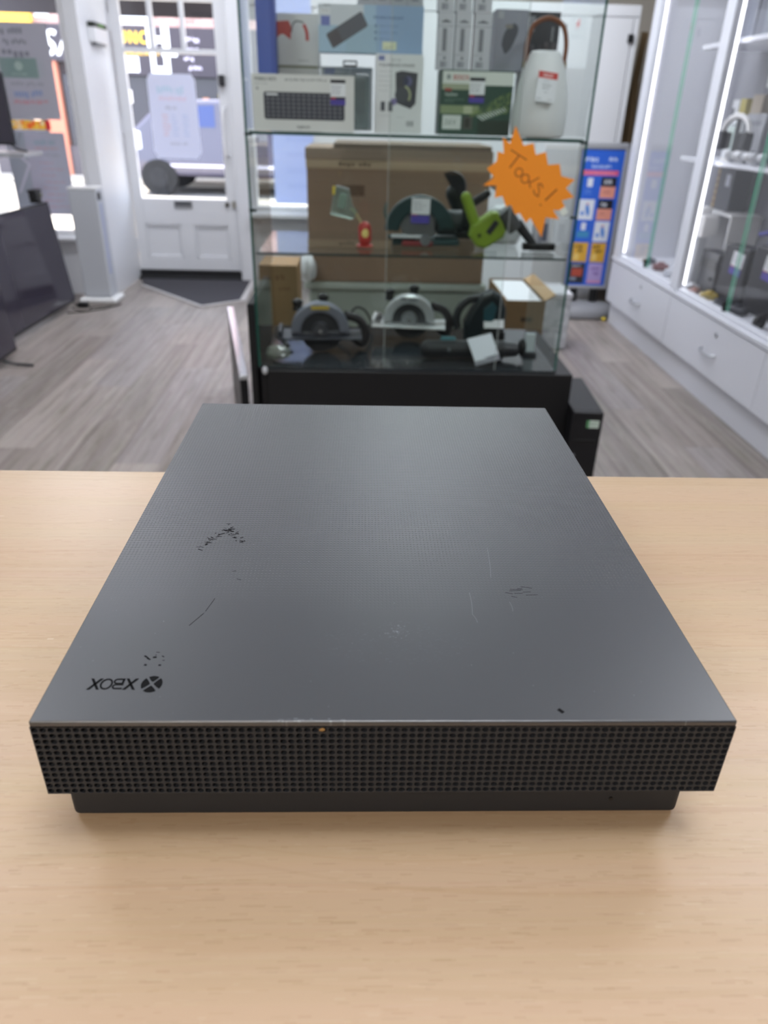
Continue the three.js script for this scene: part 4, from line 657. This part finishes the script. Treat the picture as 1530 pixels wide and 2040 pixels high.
for (const [i, [x, z, s, c]] of [[1.755, -3.5, 0.04, '#c0c3c8'], [1.74, -3.42, 0.034, '#9a6a5c'], [1.755, -3.28, 0.045, '#b09a4a'], [1.76, -3.12, 0.05, '#2f3138'], [1.76, -2.97, 0.05, '#3a3c44'], [1.8, -4.55, 0.04, '#4a4a58'], [1.79, -4.33, 0.05, '#7c4a4c'], [1.8, -4.15, 0.06, '#c8cbd4'], [1.83, -4.0, 0.07, '#34363e']].entries()) {
  const names = ['pale grey', 'reddish brown', 'dull gold', 'black', 'charcoal', 'dark violet', 'red', 'white', 'dark'];
  const o = thing('small_gadget', names[i] + ' small gadget lying near the glass on the cabinet floor' + (i > 4 ? ' in the far bay' : ' in the lit bay'), 'gadget', [x, CABF, z], rr(-1, 1));
  part(o, 'gadget_case', rb(s * 1.8, s * 0.7, s * 1.3, 0, s * 0.35 + 0.001, 0, s * 0.2), mat(c, 0.45)); part(o, 'gadget_top', cyl(s * 0.4, s * 0.45, s * 0.3, 0, s * 0.8, 0), mat(c, 0.35));
}
{ const o = thing('headset_coil', 'black over-ear headset lying near the glass at the right of the cabinet floor', 'headphones', [1.765, CABF, -2.66]);
  part(o, 'headband', tf(new THREE.TorusGeometry(0.06, 0.009, 10, 30, Math.PI), [0, 0.02, 0], [0, -1.2, 0]), BLACK); for (const s of [-1, 1]) part(o, 'ear_cup', tf(new THREE.TorusGeometry(0.024, 0.013, 10, 24), [0.022 * s, 0.024, 0.06 * s], [0, -1.2 + Math.PI / 2, 0]), BLACK); }
// middle shelf of the lit bay
const MS = 1.0655;
{ const o = thing('headphones', 'white and black headphones on a stand on the middle cabinet shelf', 'headphones', [1.82, MS, -3.52], -1.1);
  part(o, 'stand_base', cyl(0.05, 0.055, 0.012, 0, 0.007, 0), WHITE); part(o, 'stand_post', rb(0.02, 0.19, 0.02, 0, 0.105, 0, 0.005), DARKGREY); part(o, 'headband', tf(new THREE.TorusGeometry(0.075, 0.012, 10, 30, Math.PI), [0, 0.125, 0.01]), WHITE);
  part(o, 'band_pad', tf(new THREE.TorusGeometry(0.064, 0.006, 8, 30, Math.PI), [0, 0.125, 0.01]), DARKGREY);
  for (const s of [-1, 1]) { const e = part(o, 'ear_cup', rb(0.035, 0.085, 0.07, s * 0.07, 0.09, 0.01, 0.016), DARKGREY); part(e, 'ear_pad', rb(0.018, 0.075, 0.06, s * 0.045, 0.09, 0.01, 0.008), BLACK); } }
for (const [i, [z, c]] of [[-3.36, '#d2d4d8'], [-3.24, '#dcdee2'], [-3.1, '#c6c8ce'], [-2.95, '#4a4c58']].entries()) {
  const o = thing('game_controller', ['first', 'second', 'third', 'last'][i] + ' controller from the left on the middle cabinet shelf, ' + (i === 3 ? 'dark grey' : ['light grey', 'white', 'silver grey'][i]), 'controller', [1.78, MS, z], -1.57);
  const m = mat(c, 0.45);
  part(o, 'shell', mg(rb(0.1, 0.03, 0.055, 0, 0.03, 0, 0.014), tf(new THREE.CapsuleGeometry(0.018, 0.035, 6, 14), [-0.048, 0.026, 0.022], [0.9, 0, -0.2]), tf(new THREE.CapsuleGeometry(0.018, 0.035, 6, 14), [0.048, 0.026, 0.022], [0.9, 0, 0.2])), m);
  for (const s of [-1, 1]) part(o, 'thumb_stick', cyl(0.009, 0.007, 0.014, s * 0.025, 0.05, 0.006), BLACK);
}
cabBox('goods_box', 'white box with pale green picture behind the headphones on the cabinet shelf', 1.96, MS, -3.55, 0.17, 0.2, 0.08, '#c9cdcf', canvas(96, 96, (x, w, h) => { fill(x, '#d3d7d9', 0, 0, w, h); fill(x, '#b4c4bd', 10, 24, 70, 50); fill(x, '#8d979a', 20, 18, 50, 5); }));
cabBox('goods_box', 'grey box to the right of the headphones on the cabinet shelf', 1.96, MS, -3.33, 0.19, 0.21, 0.08, '#8c8e96', canvas(96, 96, (x, w, h) => { fill(x, '#9a9ca2', 0, 0, w, h); fill(x, '#7e8088', 20, 14, 60, 10); }));
cabBox('goods_box', 'dark box with pale labels further right on the cabinet shelf', 1.95, MS, -3.05, 0.26, 0.24, 0.1, '#30323c', darkGoods('#c9ccd6'));
cabBox('goods_box', 'mustard yellow box stacked on the white box in the cabinet', 1.96, 1.267, -3.52, 0.06, 0.075, 0.07, '#a89a4a', null);
cabBox('goods_box', 'small white box with a dark corner stacked beside the mustard box', 1.96, 1.267, -3.6, 0.075, 0.07, 0.07, '#c2c4c8', canvas(64, 64, (x, w, h) => { fill(x, '#c9cbcf', 0, 0, w, h); fill(x, '#45464e', 0, 34, 30, 30); }));
cabBox('goods_box', 'tan box stacked on the grey box in the cabinet', 1.96, 1.277, -3.37, 0.11, 0.08, 0.07, '#9a8e7c', null);
cabBox('goods_box', 'white game box with red top leaning high at the cabinet back', 2.02, 1.36, -3.45, 0.1, 0.19, 0.03, '#8a8c94', canvas(96, 180, (x, w, h) => { fill(x, '#5a5c66', 0, 0, w, h); fill(x, '#c9ccd2', 14, 80, 60, 70); x.fillStyle = '#4a4c56'; x.beginPath(); x.ellipse(56, 120, 12, 24, 0.2, 0, 7); x.fill(); fill(x, '#a45a58', 22, 26, 46, 40); }));
cabBox('goods_box', 'amber game box leaning high beside the red-topped one at the cabinet back', 2.02, 1.38, -3.31, 0.1, 0.17, 0.03, '#a08a50', canvas(96, 160, (x, w, h) => { fill(x, '#b8964a', 0, 0, w, h); fill(x, '#6a5f5a', 30, 40, 34, 80); fill(x, '#c9ccd2', 26, 120, 44, 20); }));
for (const [i, z] of [-3.45, -3.31].entries()) { const o = thing('shelf_bracket', ['left', 'right'][i] + ' grey clip bracket holding a game box on the cabinet back board', 'bracket', [2.03, 1.352, z]); part(o, 'bracket', rb(0.05, 0.012, 0.09, 0, 0.001, 0, 0.003), GREY); }
for (const [i, [z, w, h]] of [[-3.55, 0.16, 0.3], [-3.36, 0.18, 0.34], [-3.12, 0.22, 0.28]].entries()) cabBox('goods_box', ['leftmost', 'middle', 'rightmost'][i] + ' blue-grey box on the top cabinet shelf at the right edge', 1.93, 1.5805, z, w, h, 0.12, '#6a6e7c', canvas(96, 128, (x, ww, hh) => { fill(x, '#7a7e8a', 0, 0, ww, hh); fill(x, '#60636f', 0, 30, 40, 98); fill(x, '#b4b8c0', 50, 6, 40, 34); }));

for (const o of scene.children.slice(goodsFrom)) if (o.position.z > -3.9) o.position.z -= o.position.x > 1.92 ? 0.5 : 0.27;   // the lit bay runs on behind the upright

// ---------- screens and appliances on the left ----------
const SCREEN = mat('#37333e', 0.09);
function flatTelevision(name, label, pos, turn, tilt, w, h, feet) {
  const o = thing(name, label, 'television', pos, turn);
  const q = new THREE.Group(); q.name = 'panel'; q.rotation.x = tilt; o.add(q);
  part(q, 'bezel', rb(w, h, 0.03, 0, h / 2 + 0.045, -0.016, 0.006), BLACK);
  part(q, 'screen', rb(w - 0.02, h - 0.028, 0.004, 0, h / 2 + 0.048, 0.0, 0.001), SCREEN);
  part(q, 'back_cover', rb(w * 0.7, h * 0.6, 0.04, 0, h * 0.4, -0.045, 0.01), MATTBLACK);
  for (const s of feet) part(o, 'foot', mg(tube([[s * w * 0.36, 0.06, -0.02], [s * w * 0.36, 0.03, 0.0], [s * w * 0.36 + 0.02, 0.008, 0.13]], 0.008), tube([[s * w * 0.36, 0.06, -0.02], [s * w * 0.36, 0.008, -0.12]], 0.008)), DARKGREY);
  return o;
}
flatTelevision('television', 'big switched-off flat television leaning back by the shop window, beside the white tower fan', [-1.985, 0, -4.43], Math.PI / 2 - 0.03, -0.11, 1.1, 0.635, []);
flatTelevision('television', 'nearer switched-off flat television on splayed feet, cut off at the left of the picture', [-1.885, 0, -3.2], Math.PI / 2, -0.06, 1.2, 0.68, [-1, 1]);
{
  const o = thing('shelf_table', 'narrow grey-topped side table against the left shop window', 'table', [-2.475, 0, -5.05]);
  part(o, 'table_top', rb(0.74, 0.024, 0.3, 0, 0.947, 0, 0.004), mat('#a3a4a8', 0.35)); for (const [a, b] of [[-0.34, -0.12], [-0.34, 0.12], [0.0, -0.12], [0.0, 0.12]]) part(o, 'leg', rb(0.025, 0.934, 0.025, a, 0.468, b, 0.003), WHITE);
}
{
  const o = thing('monitor', 'dark flat monitor on a thin foot on the side table, at the left edge', 'monitor', [-2.44, 0.96, -5.03], 0.05);
  part(o, 'monitor_back', rb(0.48, 0.4, 0.03, 0, 0.235, 0, 0.01), mat('#2c2d33', 0.4)); part(o, 'screen', rb(0.46, 0.37, 0.004, 0, 0.238, 0.015, 0.001), SCREEN);
  for (const s of [-1, 1]) part(o, 'monitor_foot', tube([[s * 0.2, 0.05, 0], [s * 0.24, 0.02, 0.02], [s * 0.32, 0.006, 0.06]], 0.006), DARKGREY);
}
{
  const o = thing('webcam', 'small black camera device perched on the top corner of the leaning television', 'camera', [-2.07, 0.678, -4.86], Math.PI / 2);
  part(o, 'camera_body', mg(rb(0.09, 0.05, 0.05, 0, 0.045, 0, 0.012), rb(0.05, 0.02, 0.06, 0, 0.012, 0, 0.006), rb(0.11, 0.014, 0.05, 0, 0.072, 0, 0.005))  , BLACK);
  part(o, 'lens', cyl(0.012, 0.012, 0.01, 0.025, 0.046, 0.027, [Math.PI / 2, 0, 0]), mat('#6f705c', 0.3));
}
{
  const o = thing('tower_fan', 'tall white tower fan on a rounded base beside the shop door', 'fan', [-1.868, 0.001, -5.2]);
  part(o, 'tower_body', rb(0.19, 0.7, 0.15, 0, 0.39, 0, 0.012), mat('#b9bcc2', 0.45));
  part(o, 'air_slot', mg(rb(0.012, 0.05, 0.07, 0.09, 0.695, 0.03, 0.003)), BLACK);
  part(o, 'grille_strip', rb(0.006, 0.46, 0.05, 0.0945, 0.42, 0.02, 0.002), mat('#a3aac4', 0.4));
  part(o, 'fan_cap', rb(0.194, 0.014, 0.154, 0, 0.744, 0, 0.006), WHITE);
  part(o, 'fan_base', rb(0.26, 0.036, 0.22, 0.005, 0.019, 0.01, 0.017), WHITE);
}
{
  const o = thing('power_cable', 'tangle of thin black power cables on the floor in front of the white tower fan', 'cable', [0, 0, 0]);
  const loops = [[[-2.04, 0.005, -5.1], [-1.97, 0.005, -5.0], [-1.85, 0.005, -4.98], [-1.72, 0.006, -5.02]], [[-2.0, 0.005, -4.95], [-1.9, 0.005, -4.86], [-1.78, 0.005, -4.94], [-1.7, 0.005, -5.08]], [[-1.99, 0.012, -4.99], [-1.9, 0.03, -4.95], [-1.85, 0.005, -4.88], [-1.98, 0.005, -4.8]]];
  for (const l of loops) part(o, 'cable', tube(l, 0.004), BLACK);
  part(o, 'plug_block', rb(0.07, 0.035, 0.05, -1.93, 0.018, -4.98, 0.008), BLACK);
}
{
  const o = thing('flat_screen', 'thin flat screen with a pale top edge standing on the floor left of the case', 'screen', [-0.53, 0.001, -2.85], -1.37);
  part(o, 'screen_case', rb(1.05, 0.395, 0.028, 0, 0.2, 0, 0.003), mat('#1d1e22', 0.4)); part(o, 'top_edge', rb(1.05, 0.006, 0.029, 0, 0.4, 0, 0.002), mat('#c9ccd2', 0.12, { metalness: 0.9 }));
  part(o, 'corner_cap', rb(0.014, 0.016, 0.031, 0.52, 0.396, 0, 0.004), mat('#d4d6da', 0.4));
}
{
  const o = thing('display_board', 'matt black board standing upright along the left side of the display case', 'board', [-0.357, 0.001, -2.36]);
  part(o, 'board_sheet', rb(0.022, 0.7, 0.44, 0, 0.351, 0, 0.003), MATTBLACK);
}
{
  const o = thing('computer_tower', 'black desktop computer tower with a pale green label beside the case plinth', 'computer', [0.742, 0.001, -2.21], -0.06);
  part(o, 'tower_case', rb(0.1, 0.4, 0.34, 0, 0.202, 0, 0.004), mat('#111115', 0.5));
  part(o, 'front_bezel', rb(0.1, 0.4, 0.02, 0, 0.202, 0.178, 0.006), mat('#141418', 0.45));
  sticker(o, 'price_label', 0.04, 0.026, [0.018, 0.362, 0.1885], [0, 0, 0], printed(canvas(64, 48, (x, w, h) => { fill(x, '#cfe0d4', 0, 0, w, h); fill(x, '#5b9a6a', 0, 0, 14, h); words(x, '#8ba495', 18, 10, 40, 8, 2); words(x, '#8ba495', 18, 26, 40, 8, 2); })));
  part(o, 'drive_slot', rb(0.07, 0.012, 0.004, 0, 0.3, 0.188, 0.002), BLACK); part(o, 'power_button', cyl(0.006, 0.006, 0.004, -0.03, 0.25, 0.188, [Math.PI / 2, 0, 0]), GREY);
}
// on the shop front
{
  const o = thing('alarm_unit', 'small white box with a green-lit dark top on the door reveal', 'alarm', [-1.79, 1.595, -5.7]);
  part(o, 'unit_case', rb(0.05, 0.085, 0.26, 0, 0.0425, 0, 0.006), GLOSSWHITE); part(o, 'unit_top', rb(0.05, 0.03, 0.26, 0.001, 0.1, 0, 0.005), mat('#232a22', 0.4)); part(o, 'status_light', rb(0.004, 0.014, 0.12, 0.0265, 0.1, 0, 0.002), mat('#4f8a2e', 0.4));
  part(o, 'unit_bracket', rb(0.036, 0.02, 0.2, -0.004, -0.006, 0, 0.003), GREY);
}
const posterPaper = (tex) => new THREE.MeshPhysicalMaterial({ map: tex, roughness: 1, transmission: 0.42, thickness: 0, side: THREE.DoubleSide });
{
  const o = thing('window_poster', 'upper pale poster with a green-grey badge on the left shop window', 'poster', [0, 0, -5.442]);
  part(o, 'poster_sheet', rb(0.4, 0.545, 0.0012, -2.235, 1.41, 0, 0.0004), posterPaper(canvas(400, 545, (x, w, h) => { fill(x, '#b9bac4', 0, 0, w, h); words(x, '#8d8e98', 60, 30, 250, 32, 2); words(x, '#8d8e98', 110, 90, 200, 30, 2); words(x, '#8d8e98', 90, 150, 190, 34, 1); fill(x, '#8da2a0', 60, 195, 240, 112); x.fillStyle = '#b8c8c2'; x.beginPath(); x.arc(180, 240, 26, 0, 7); x.fill(); words(x, '#b8c8c2', 130, 280, 110, 10, 3); words(x, '#a3a4ae', 110, 326, 230, 24, 3); words(x, '#8f9ec4', 120, 376, 200, 40, 2); words(x, '#c98f98', 110, 432, 230, 20, 5); })));
}
{
  const o = thing('window_poster', 'lower pale poster with faint diagonal shapes and lines on the left shop window', 'poster', [0, 0, -5.442]);
  part(o, 'poster_sheet', rb(0.4, 0.52, 0.0012, -2.235, 0.8, 0, 0.0004), posterPaper(canvas(400, 520, (x, w, h) => { fill(x, '#bcbdcb', 0, 0, w, h); fill(x, '#aab2bc', 0, 0, 130, h); x.strokeStyle = '#d2d3de'; x.lineWidth = 16; x.beginPath(); x.moveTo(10, 80); x.lineTo(130, 200); x.lineTo(30, 380); x.stroke(); x.strokeStyle = '#93949c'; x.lineWidth = 8; x.beginPath(); x.moveTo(110, 0); x.lineTo(60, 120); x.stroke(); words(x, '#9fb2be', 190, 40, 150, 34, 2); words(x, '#c8a6ac', 190, 88, 160, 16, 4); words(x, '#a4a8b4', 170, 130, 190, 14, 4); for (let i = 0; i < 8; i++) words(x, '#c6a8b4', 200 + (i % 2) * 20, 180 + i * 40, 140, 12, 3); })));
}
{
  const o = thing('window_sticker', 'bright red and yellow strip sticker between the two window posters', 'sticker', [0, 0, -5.442]);
  part(o, 'sticker_sheet', rb(0.29, 0.055, 0.001, -2.26, 1.103, 0, 0.0003), posterPaper(canvas(256, 48, (x, w, h) => { fill(x, '#f2d45a', 0, 0, w, h); fill(x, '#e04a3a', 0, 0, 30, h); fill(x, '#d84048', 226, 0, 30, h); for (let i = 0; i < 14; i++) { x.fillStyle = ['#f6ecc0', '#e8843a', '#f4f0e0'][i % 3]; x.beginPath(); x.arc(rr(30, 220), rr(4, 44), rr(6, 16), 0, 7); x.fill(); } })));
}
{
  const o = thing('door_poster', 'pale opening-times poster stuck on the glass of the shop door', 'poster', [0, 0, -6.0725]);
  const s = new THREE.Shape([[-1.6, 0.93], [-1.57, 0.885], [-1.27, 0.885], [-1.24, 0.93], [-1.245, 1.41], [-1.27, 1.445], [-1.57, 1.445], [-1.595, 1.41]].map(([a, b]) => new THREE.Vector2(a, b)));
  const g = ex(s, 0.001), p = g.attributes.position, uv = g.attributes.uv; for (let i = 0; i < p.count; i++) uv.setXY(i, (p.getX(i) + 1.6) / 0.36, (p.getY(i) - 0.885) / 0.56);
  part(o, 'poster_sheet', g, posterPaper(canvas(360, 560, (x, w, h) => { fill(x, '#d3d7e6', 0, 0, w, h); words(x, '#bccfdc', 70, 80, 210, 46, 2); words(x, '#d8c6d2', 80, 146, 210, 24, 6); words(x, '#b6b9c4', 120, 206, 150, 22, 2); for (let i = 0; i < 7; i++) { words(x, '#d6bcc0', 90, 262 + i * 22, 60, 12, 2); words(x, '#b4c2da', 160, 262 + i * 22, 50, 12, 2); words(x, '#b4c2da', 240, 262 + i * 22, 46, 12, 2); } words(x, '#b6b9c4', 130, 448, 140, 18, 2); })));
}
{
  const o = thing('window_poster', 'plain pale blue backlit poster covering the window right of the door', 'poster', [0, 0, -6.082]);
  part(o, 'poster_sheet', rb(0.95, 1.5, 0.0012, -0.22, 1.33, 0, 0.0004), posterPaper(canvas(190, 300, (x, w, h) => { fill(x, '#cdd6f0', 0, 0, w, h); for (let i = 0; i < 6; i++) { x.globalAlpha = 0.25; fill(x, '#b4c0e0', 20, 160 + i * 22, 50, 8); } x.globalAlpha = 1; })));
}

// ---------- the street ----------
const street = struct('street', null);
part(street, 'pavement', bmm(-16, 8, -0.3, -0.02, -9.4, -6.2), mat('#b9b2a8', 0.9));
part(street, 'kerb', bmm(-16, 8, -0.3, -0.015, -9.55, -9.4), mat('#8f8a84', 0.9));
part(street, 'road', bmm(-16, 8, -0.4, -0.1, -14.9, -9.55), mat('#7c7a78', 0.9));
part(street, 'drain_channel', bmm(-5.2, -2.4, -0.1, -0.075, -12.6, -11.9), mat('#2c2a2c', 0.9));
part(street, 'far_pavement', bmm(-16, 8, -0.4, -0.02, -16, -14.9), mat('#b9b2a8', 0.9));
{
  const o = thing('shop_awning', 'dark awning hanging over the outside of the shop door', 'awning', [-1.4, 0, -6.14]);
  part(o, 'awning_canvas', tf(bmm(-1.7, 1.2, -0.012, 0.012, -1.15, 0), [0, 2.5, 0], [-0.42, 0, 0]), mat('#4a4448', 0.8));
  part(o, 'valance', bmm(-1.7, 1.2, 1.885, 2.06, -1.06, -1.045), mat('#3a363a', 0.8));
}
{
  const o = thing('street_building', 'brick building with dark shop fascias across the street', 'building', [0, 0, -16]);
  const brick = canvas(256, 256, (x, w, h) => { fill(x, '#b8a29c', 0, 0, w, h); for (let j = 0; j < 16; j++) for (let i = 0; i < 8; i++) { fill(x, ['#a8807a', '#b48a82', '#9c746e', '#bb938b'][Math.floor(rnd() * 4)], i * 32 + (j % 2 ? 16 : 0) - 14, j * 16 + 1, 30, 13); } });
  brick.wrapS = brick.wrapT = THREE.RepeatWrapping; brick.repeat.set(8, 3);
  part(o, 'upper_wall', bmm(-12, 5, 2.5, 5.6, -3, 0), new THREE.MeshStandardMaterial({ map: brick, roughness: 0.9 }));
  part(o, 'shop_backing', bmm(-12, 5, -0.02, 2.5, -3, -0.1), mat('#3a3438', 0.8));
  const sign = (name, x0, x1, y0, y1, tex) => part(o, name, bx(x1 - x0, y1 - y0, 0.12, (x0 + x1) / 2, (y0 + y1) / 2, 0.02), [BLACK, BLACK, BLACK, BLACK, printed(tex, 0.7), BLACK]);
  sign('fascia_sign', -4.75, -2.0, 1.72, 2.5, canvas(1100, 312, (x, w, h) => { fill(x, '#3c363e', 0, 0, w, h); txt(x, 'UNC', 84, 70, 108, '#f6c23c', 'bold', 0.95); txt(x, 'NNSERVY', 92, 164, 44, '#f6c23c', 'bold', 1.5); for (const [a, b, c, d] of [[300, 0, 62, 130], [410, 0, 52, 130], [360, 60, 60, 40], [312, 150, 34, 150], [312, 250, 100, 50], [400, 150, 110, 34], [410, 150, 42, 160]]) fill(x, '#ffffff', a, b, c, d); fill(x, '#f4f2f6', 110, 190, 110, 100); for (let i = 0; i < 4; i++) words(x, '#d8cfe0', 560 + (i % 2) * 30, 60 + i * 60, 130, 26, 2); }));
  sign('fascia_sign', -8.0, -5.45, 1.92, 2.5, canvas(512, 116, (x, w, h) => { fill(x, '#39343c', 0, 0, w, h); txt(x, 'S/', 412, 60, 112, '#ffffff', 'bold italic', 0.85); }));
  part(o, 'yellow_sign', rb(1.4, 0.16, 0.1, -6.75, 2.58, 0.06, 0.01), mat('#f0b83c', 0.6));
  for (const [a, b, c, d] of [[-4.55, -3.95, 2.52, 2.85], [-7.5, -6.1, 2.7, 3.4], [-3.7, -2.9, 2.9, 4.2], [-6.0, -5.75, 2.6, 2.8]]) { const wdw = part(o, 'upper_window', rmm(a, b, c, d, -0.05, 0.04, 0.01), mat('#f2f2f4', 0.3)); part(wdw, 'window_glass', bmm(a + 0.06, b - 0.06, c + 0.06, d - 0.06, 0.03, 0.045), mat('#e9eef4', 0.1)); }
  part(o, 'brick_pier', bmm(-6.08, -5.76, -0.02, 1.94, -0.1, 0.05), mat('#c98068', 0.85));
  part(o, 'brick_pier', bmm(-2.1, -1.8, -0.02, 1.72, -0.1, 0.05), mat('#c9a894', 0.85));
  for (const [a, b] of [[-5.7, -4.8], [-4.75, -3.4], [-3.35, -2.15], [-8, -6.15]]) { const s = part(o, 'shop_window', bmm(a, b, 0.5, 1.7, -0.09, -0.05), mat('#2e2a30', 0.15)); for (let k = 0; k < 4; k++) part(s, 'window_display', rb(0.12, 0.22, 0.04, rr(a + 0.1, b - 0.1), rr(0.7, 1.4), -0.03, 0.01), mat(['#e8c8b0', '#c98a68', '#f0e8e4', '#7a4a40'][k], 0.7)); }
  part(o, 'round_sign', cyl(0.14, 0.14, 0.05, -2.62, 1.42, 0.06, [Math.PI / 2, 0, 0]), mat('#f0d038', 0.5));
  part(o, 'stall_riser', bmm(-8, -2.15, -0.02, 0.5, -0.1, 0.0), mat('#5a5458', 0.8));
}
{
  const o = thing('blue_car', 'blue car parked in the street outside the shop door', 'car', [0, -0.1, -13.4]); o.scale.y = 0.92;
  const paint = mat('#37354c', 0.35, { clearcoat: 1 }), glass = mat('#2c3c70', 0.08);
  part(o, 'car_body', tf(ex([[-3.85, 0.28], [-3.95, 0.65], [-3.8, 1.0], [-3.25, 1.5], [-1.4, 1.54], [-0.6, 1.1], [0.35, 0.95], [0.45, 0.35], [0.3, 0.25]], 1.7, 0.06), [0, 0.05, -0.85]), paint);
  part(o, 'side_window', ex([[-3.45, 1.08], [-3.12, 1.4], [-2.42, 1.43], [-2.42, 1.08]], 0.02).translate(0, 0.05, 0.0), glass);
  part(o, 'side_window', ex([[-2.32, 1.08], [-2.32, 1.43], [-1.45, 1.43], [-0.85, 1.08]], 0.02).translate(0, 0.05, 0.0), glass);
  part(o, 'rear_light', rb(0.14, 0.3, 0.1, -3.72, 0.9, -0.04, 0.03), mat('#d8dcf0', 0.2));
  part(o, 'sill_trim', rb(3.2, 0.05, 0.03, -1.8, 0.5, 0.005, 0.01), mat('#d8d2e2', 0.25));
  for (const x of [-3.42, -0.35]) { const w = part(o, 'wheel', cyl(0.3, 0.3, 0.22, x, 0.3, -0.08, [Math.PI / 2, 0, 0], 32), MATTBLACK); part(w, 'wheel_hub', cyl(0.17, 0.17, 0.23, x, 0.3, -0.07, [Math.PI / 2, 0, 0], 24), mat('#131316', 0.7)); }
  for (const x of [-3.42, -0.35]) part(o, 'wheel', cyl(0.3, 0.3, 0.22, x, 0.3, -1.6, [Math.PI / 2, 0, 0], 32), RUBBER);
  part(o, 'bumper', rb(0.2, 0.24, 1.6, -3.85, 0.5, -0.85, 0.05), mat('#55506a', 0.5));
}

renderer.render(scene, camera);
